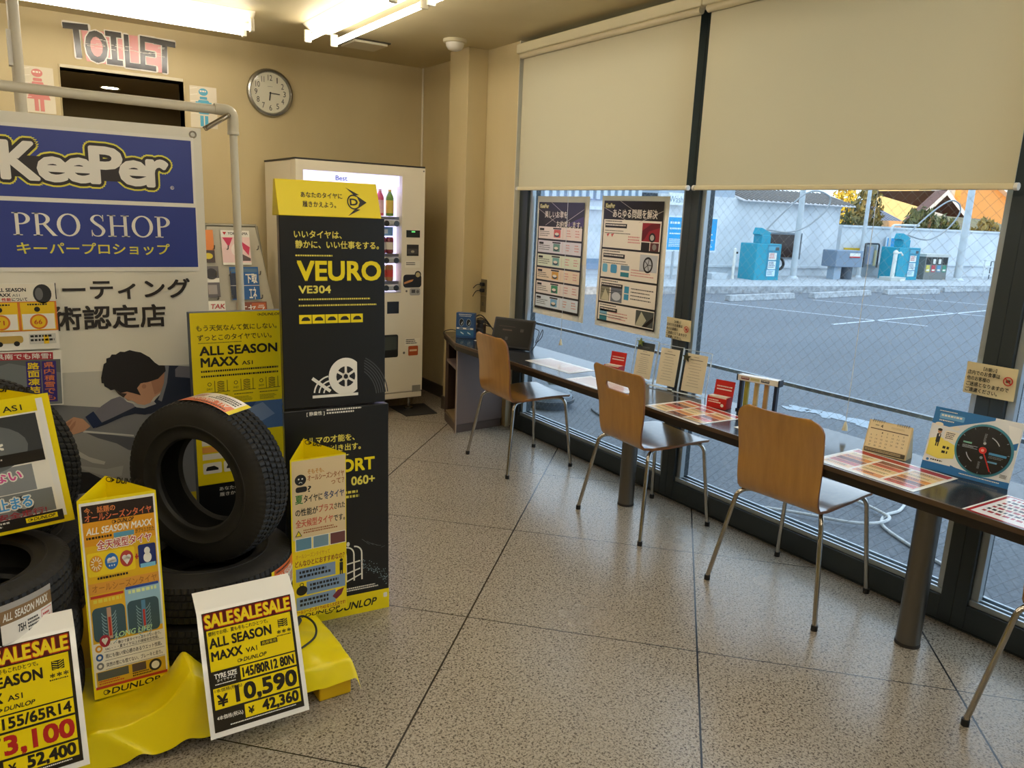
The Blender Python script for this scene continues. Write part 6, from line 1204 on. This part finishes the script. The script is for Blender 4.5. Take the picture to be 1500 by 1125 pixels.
a = Art(w, h, 290, 235); BL = M('#2273b8', .35); a.poly([(0, 0), (0, 62), (60, 66), (110, 46), (200, 10), (200, 0)], BL); a.micro(16, 10, 60, 6, 1, PAPER, 2); a.rrect(20, 20, 84, 20, 4, M('#6fb0e0', .35), 2); a.micro(26, 24, 72, 12, 1, PAPER, 3); a.micro(22, 44, 50, 8, 1, PAPER, 2); a.ell(26, 62, 14, 7, PAPER, 2); a.ell(84, 66, 14, 7, PAPER, 2)
a.poly([(0, 190), (60, 190), (110, 205), (200, 215), (290, 212), (290, 235), (0, 235)], BL, 1.2); a.micro(130, 220, 130, 6, 1, PAPER, 2); a.rect(0, 190, 96, 16, M('#e6ebf0', .35), 2); a.ell(16, 198, 5, 5, BL, 3); a.micro(26, 193, 40, 9, 1, INK, 3); a.poly([(6, 120), (40, 108), (100, 130), (100, 176), (50, 188), (6, 180)], M('#efe26a', .4), 2)
a.ell(34, 88, 7, 8, M('#c99a7a', .4), 3); a.ell(34, 82, 8, 5, INK, 4); a.rrect(27, 96, 14, 34, 4, M('#22262e', .4), 3); a.rect(29, 130, 4, 14, INK, 3); a.rect(36, 130, 4, 14, INK, 3); a.rect(34, 98, 4, 9, PAPER, 4); a.rrect(52, 80, 46, 38, 5, PAPER, 2); a.micro(57, 86, 36, 26, 4, INK, 3); a.micro(56, 138, 26, 34, 2, INK, 3, 2); a.poly([(244, 16), (286, 20), (286, 70), (262, 80)], M('#f2f5f7', .35), 1.5); a.poly([(262, 84), (286, 70), (286, 96), (270, 100)], BL, 2); a.micro(256, 190, 30, 14, 3, INK, 2)
a.ell(188, 122, 94, 94, M('#3f8fa8', .3), 3, 48); a.build(t)
q = MB().cyl((.043, -.0035, h-.122), (.043, -.0065, h-.122), .086, M('#1a1a1c', .25), 48).build('dial', t, rel=False)
a = Art(.18, .18, 180, 180); a.map = lambda u, v, l: (u+.043, -.0066-l, v+h-.122-.09); DG = M('#8d9296', .3)
for k in range(12): a.line(90+78*cos(k*pi/6), 90+78*sin(k*pi/6), 90+84*cos(k*pi/6), 90+84*sin(k*pi/6), 2, DG, 1)
a.rect(22, 70, 28, 6, M('#7fb8a0', .3), 1); a.micro(22, 82, 50, 12, 3, M('#b9c4ca', .3), 1, 3, .4); a.rect(110, 92, 56, 8, M('#4a90c0', .3), 1); a.micro(112, 104, 46, 10, 2, M('#8d9296', .3), 1, 5, .4); a.rect(112, 122, 30, 6, M('#5f9cc0', .3), 1); a.micro(84, 30, 8, 30, 6, M('#8d9296', .3), 1); a.micro(84, 132, 8, 26, 6, M('#8d9296', .3), 1); a.ring(90, 90, 52, 55, M('#b9bcc0', .3), 1, 30, 70); a.ring(90, 90, 52, 55, M('#b9bcc0', .3), 1, 200, 240); a.ell(90, 64, 5, 5, M('#9aa0a4', .3), 1); a.ell(90, 116, 5, 5, M('#9aa0a4', .3), 1); a.build(q, 'dial_print')
zz = h-.122; MB().cyl((.043, -.007, zz), (.043, -.012, zz), .012, M('#d8322c', .3), 20).cyl((.043, -.012, zz), (.043, -.0125, zz), .005, M('#f0b0a0', .3), 16).box((.043+.018, -.009, zz-.034), (.004, .0015, .078), M('#c92a24', .3), (0, radians(-28), 0)).build('pointer', t, rel=False)
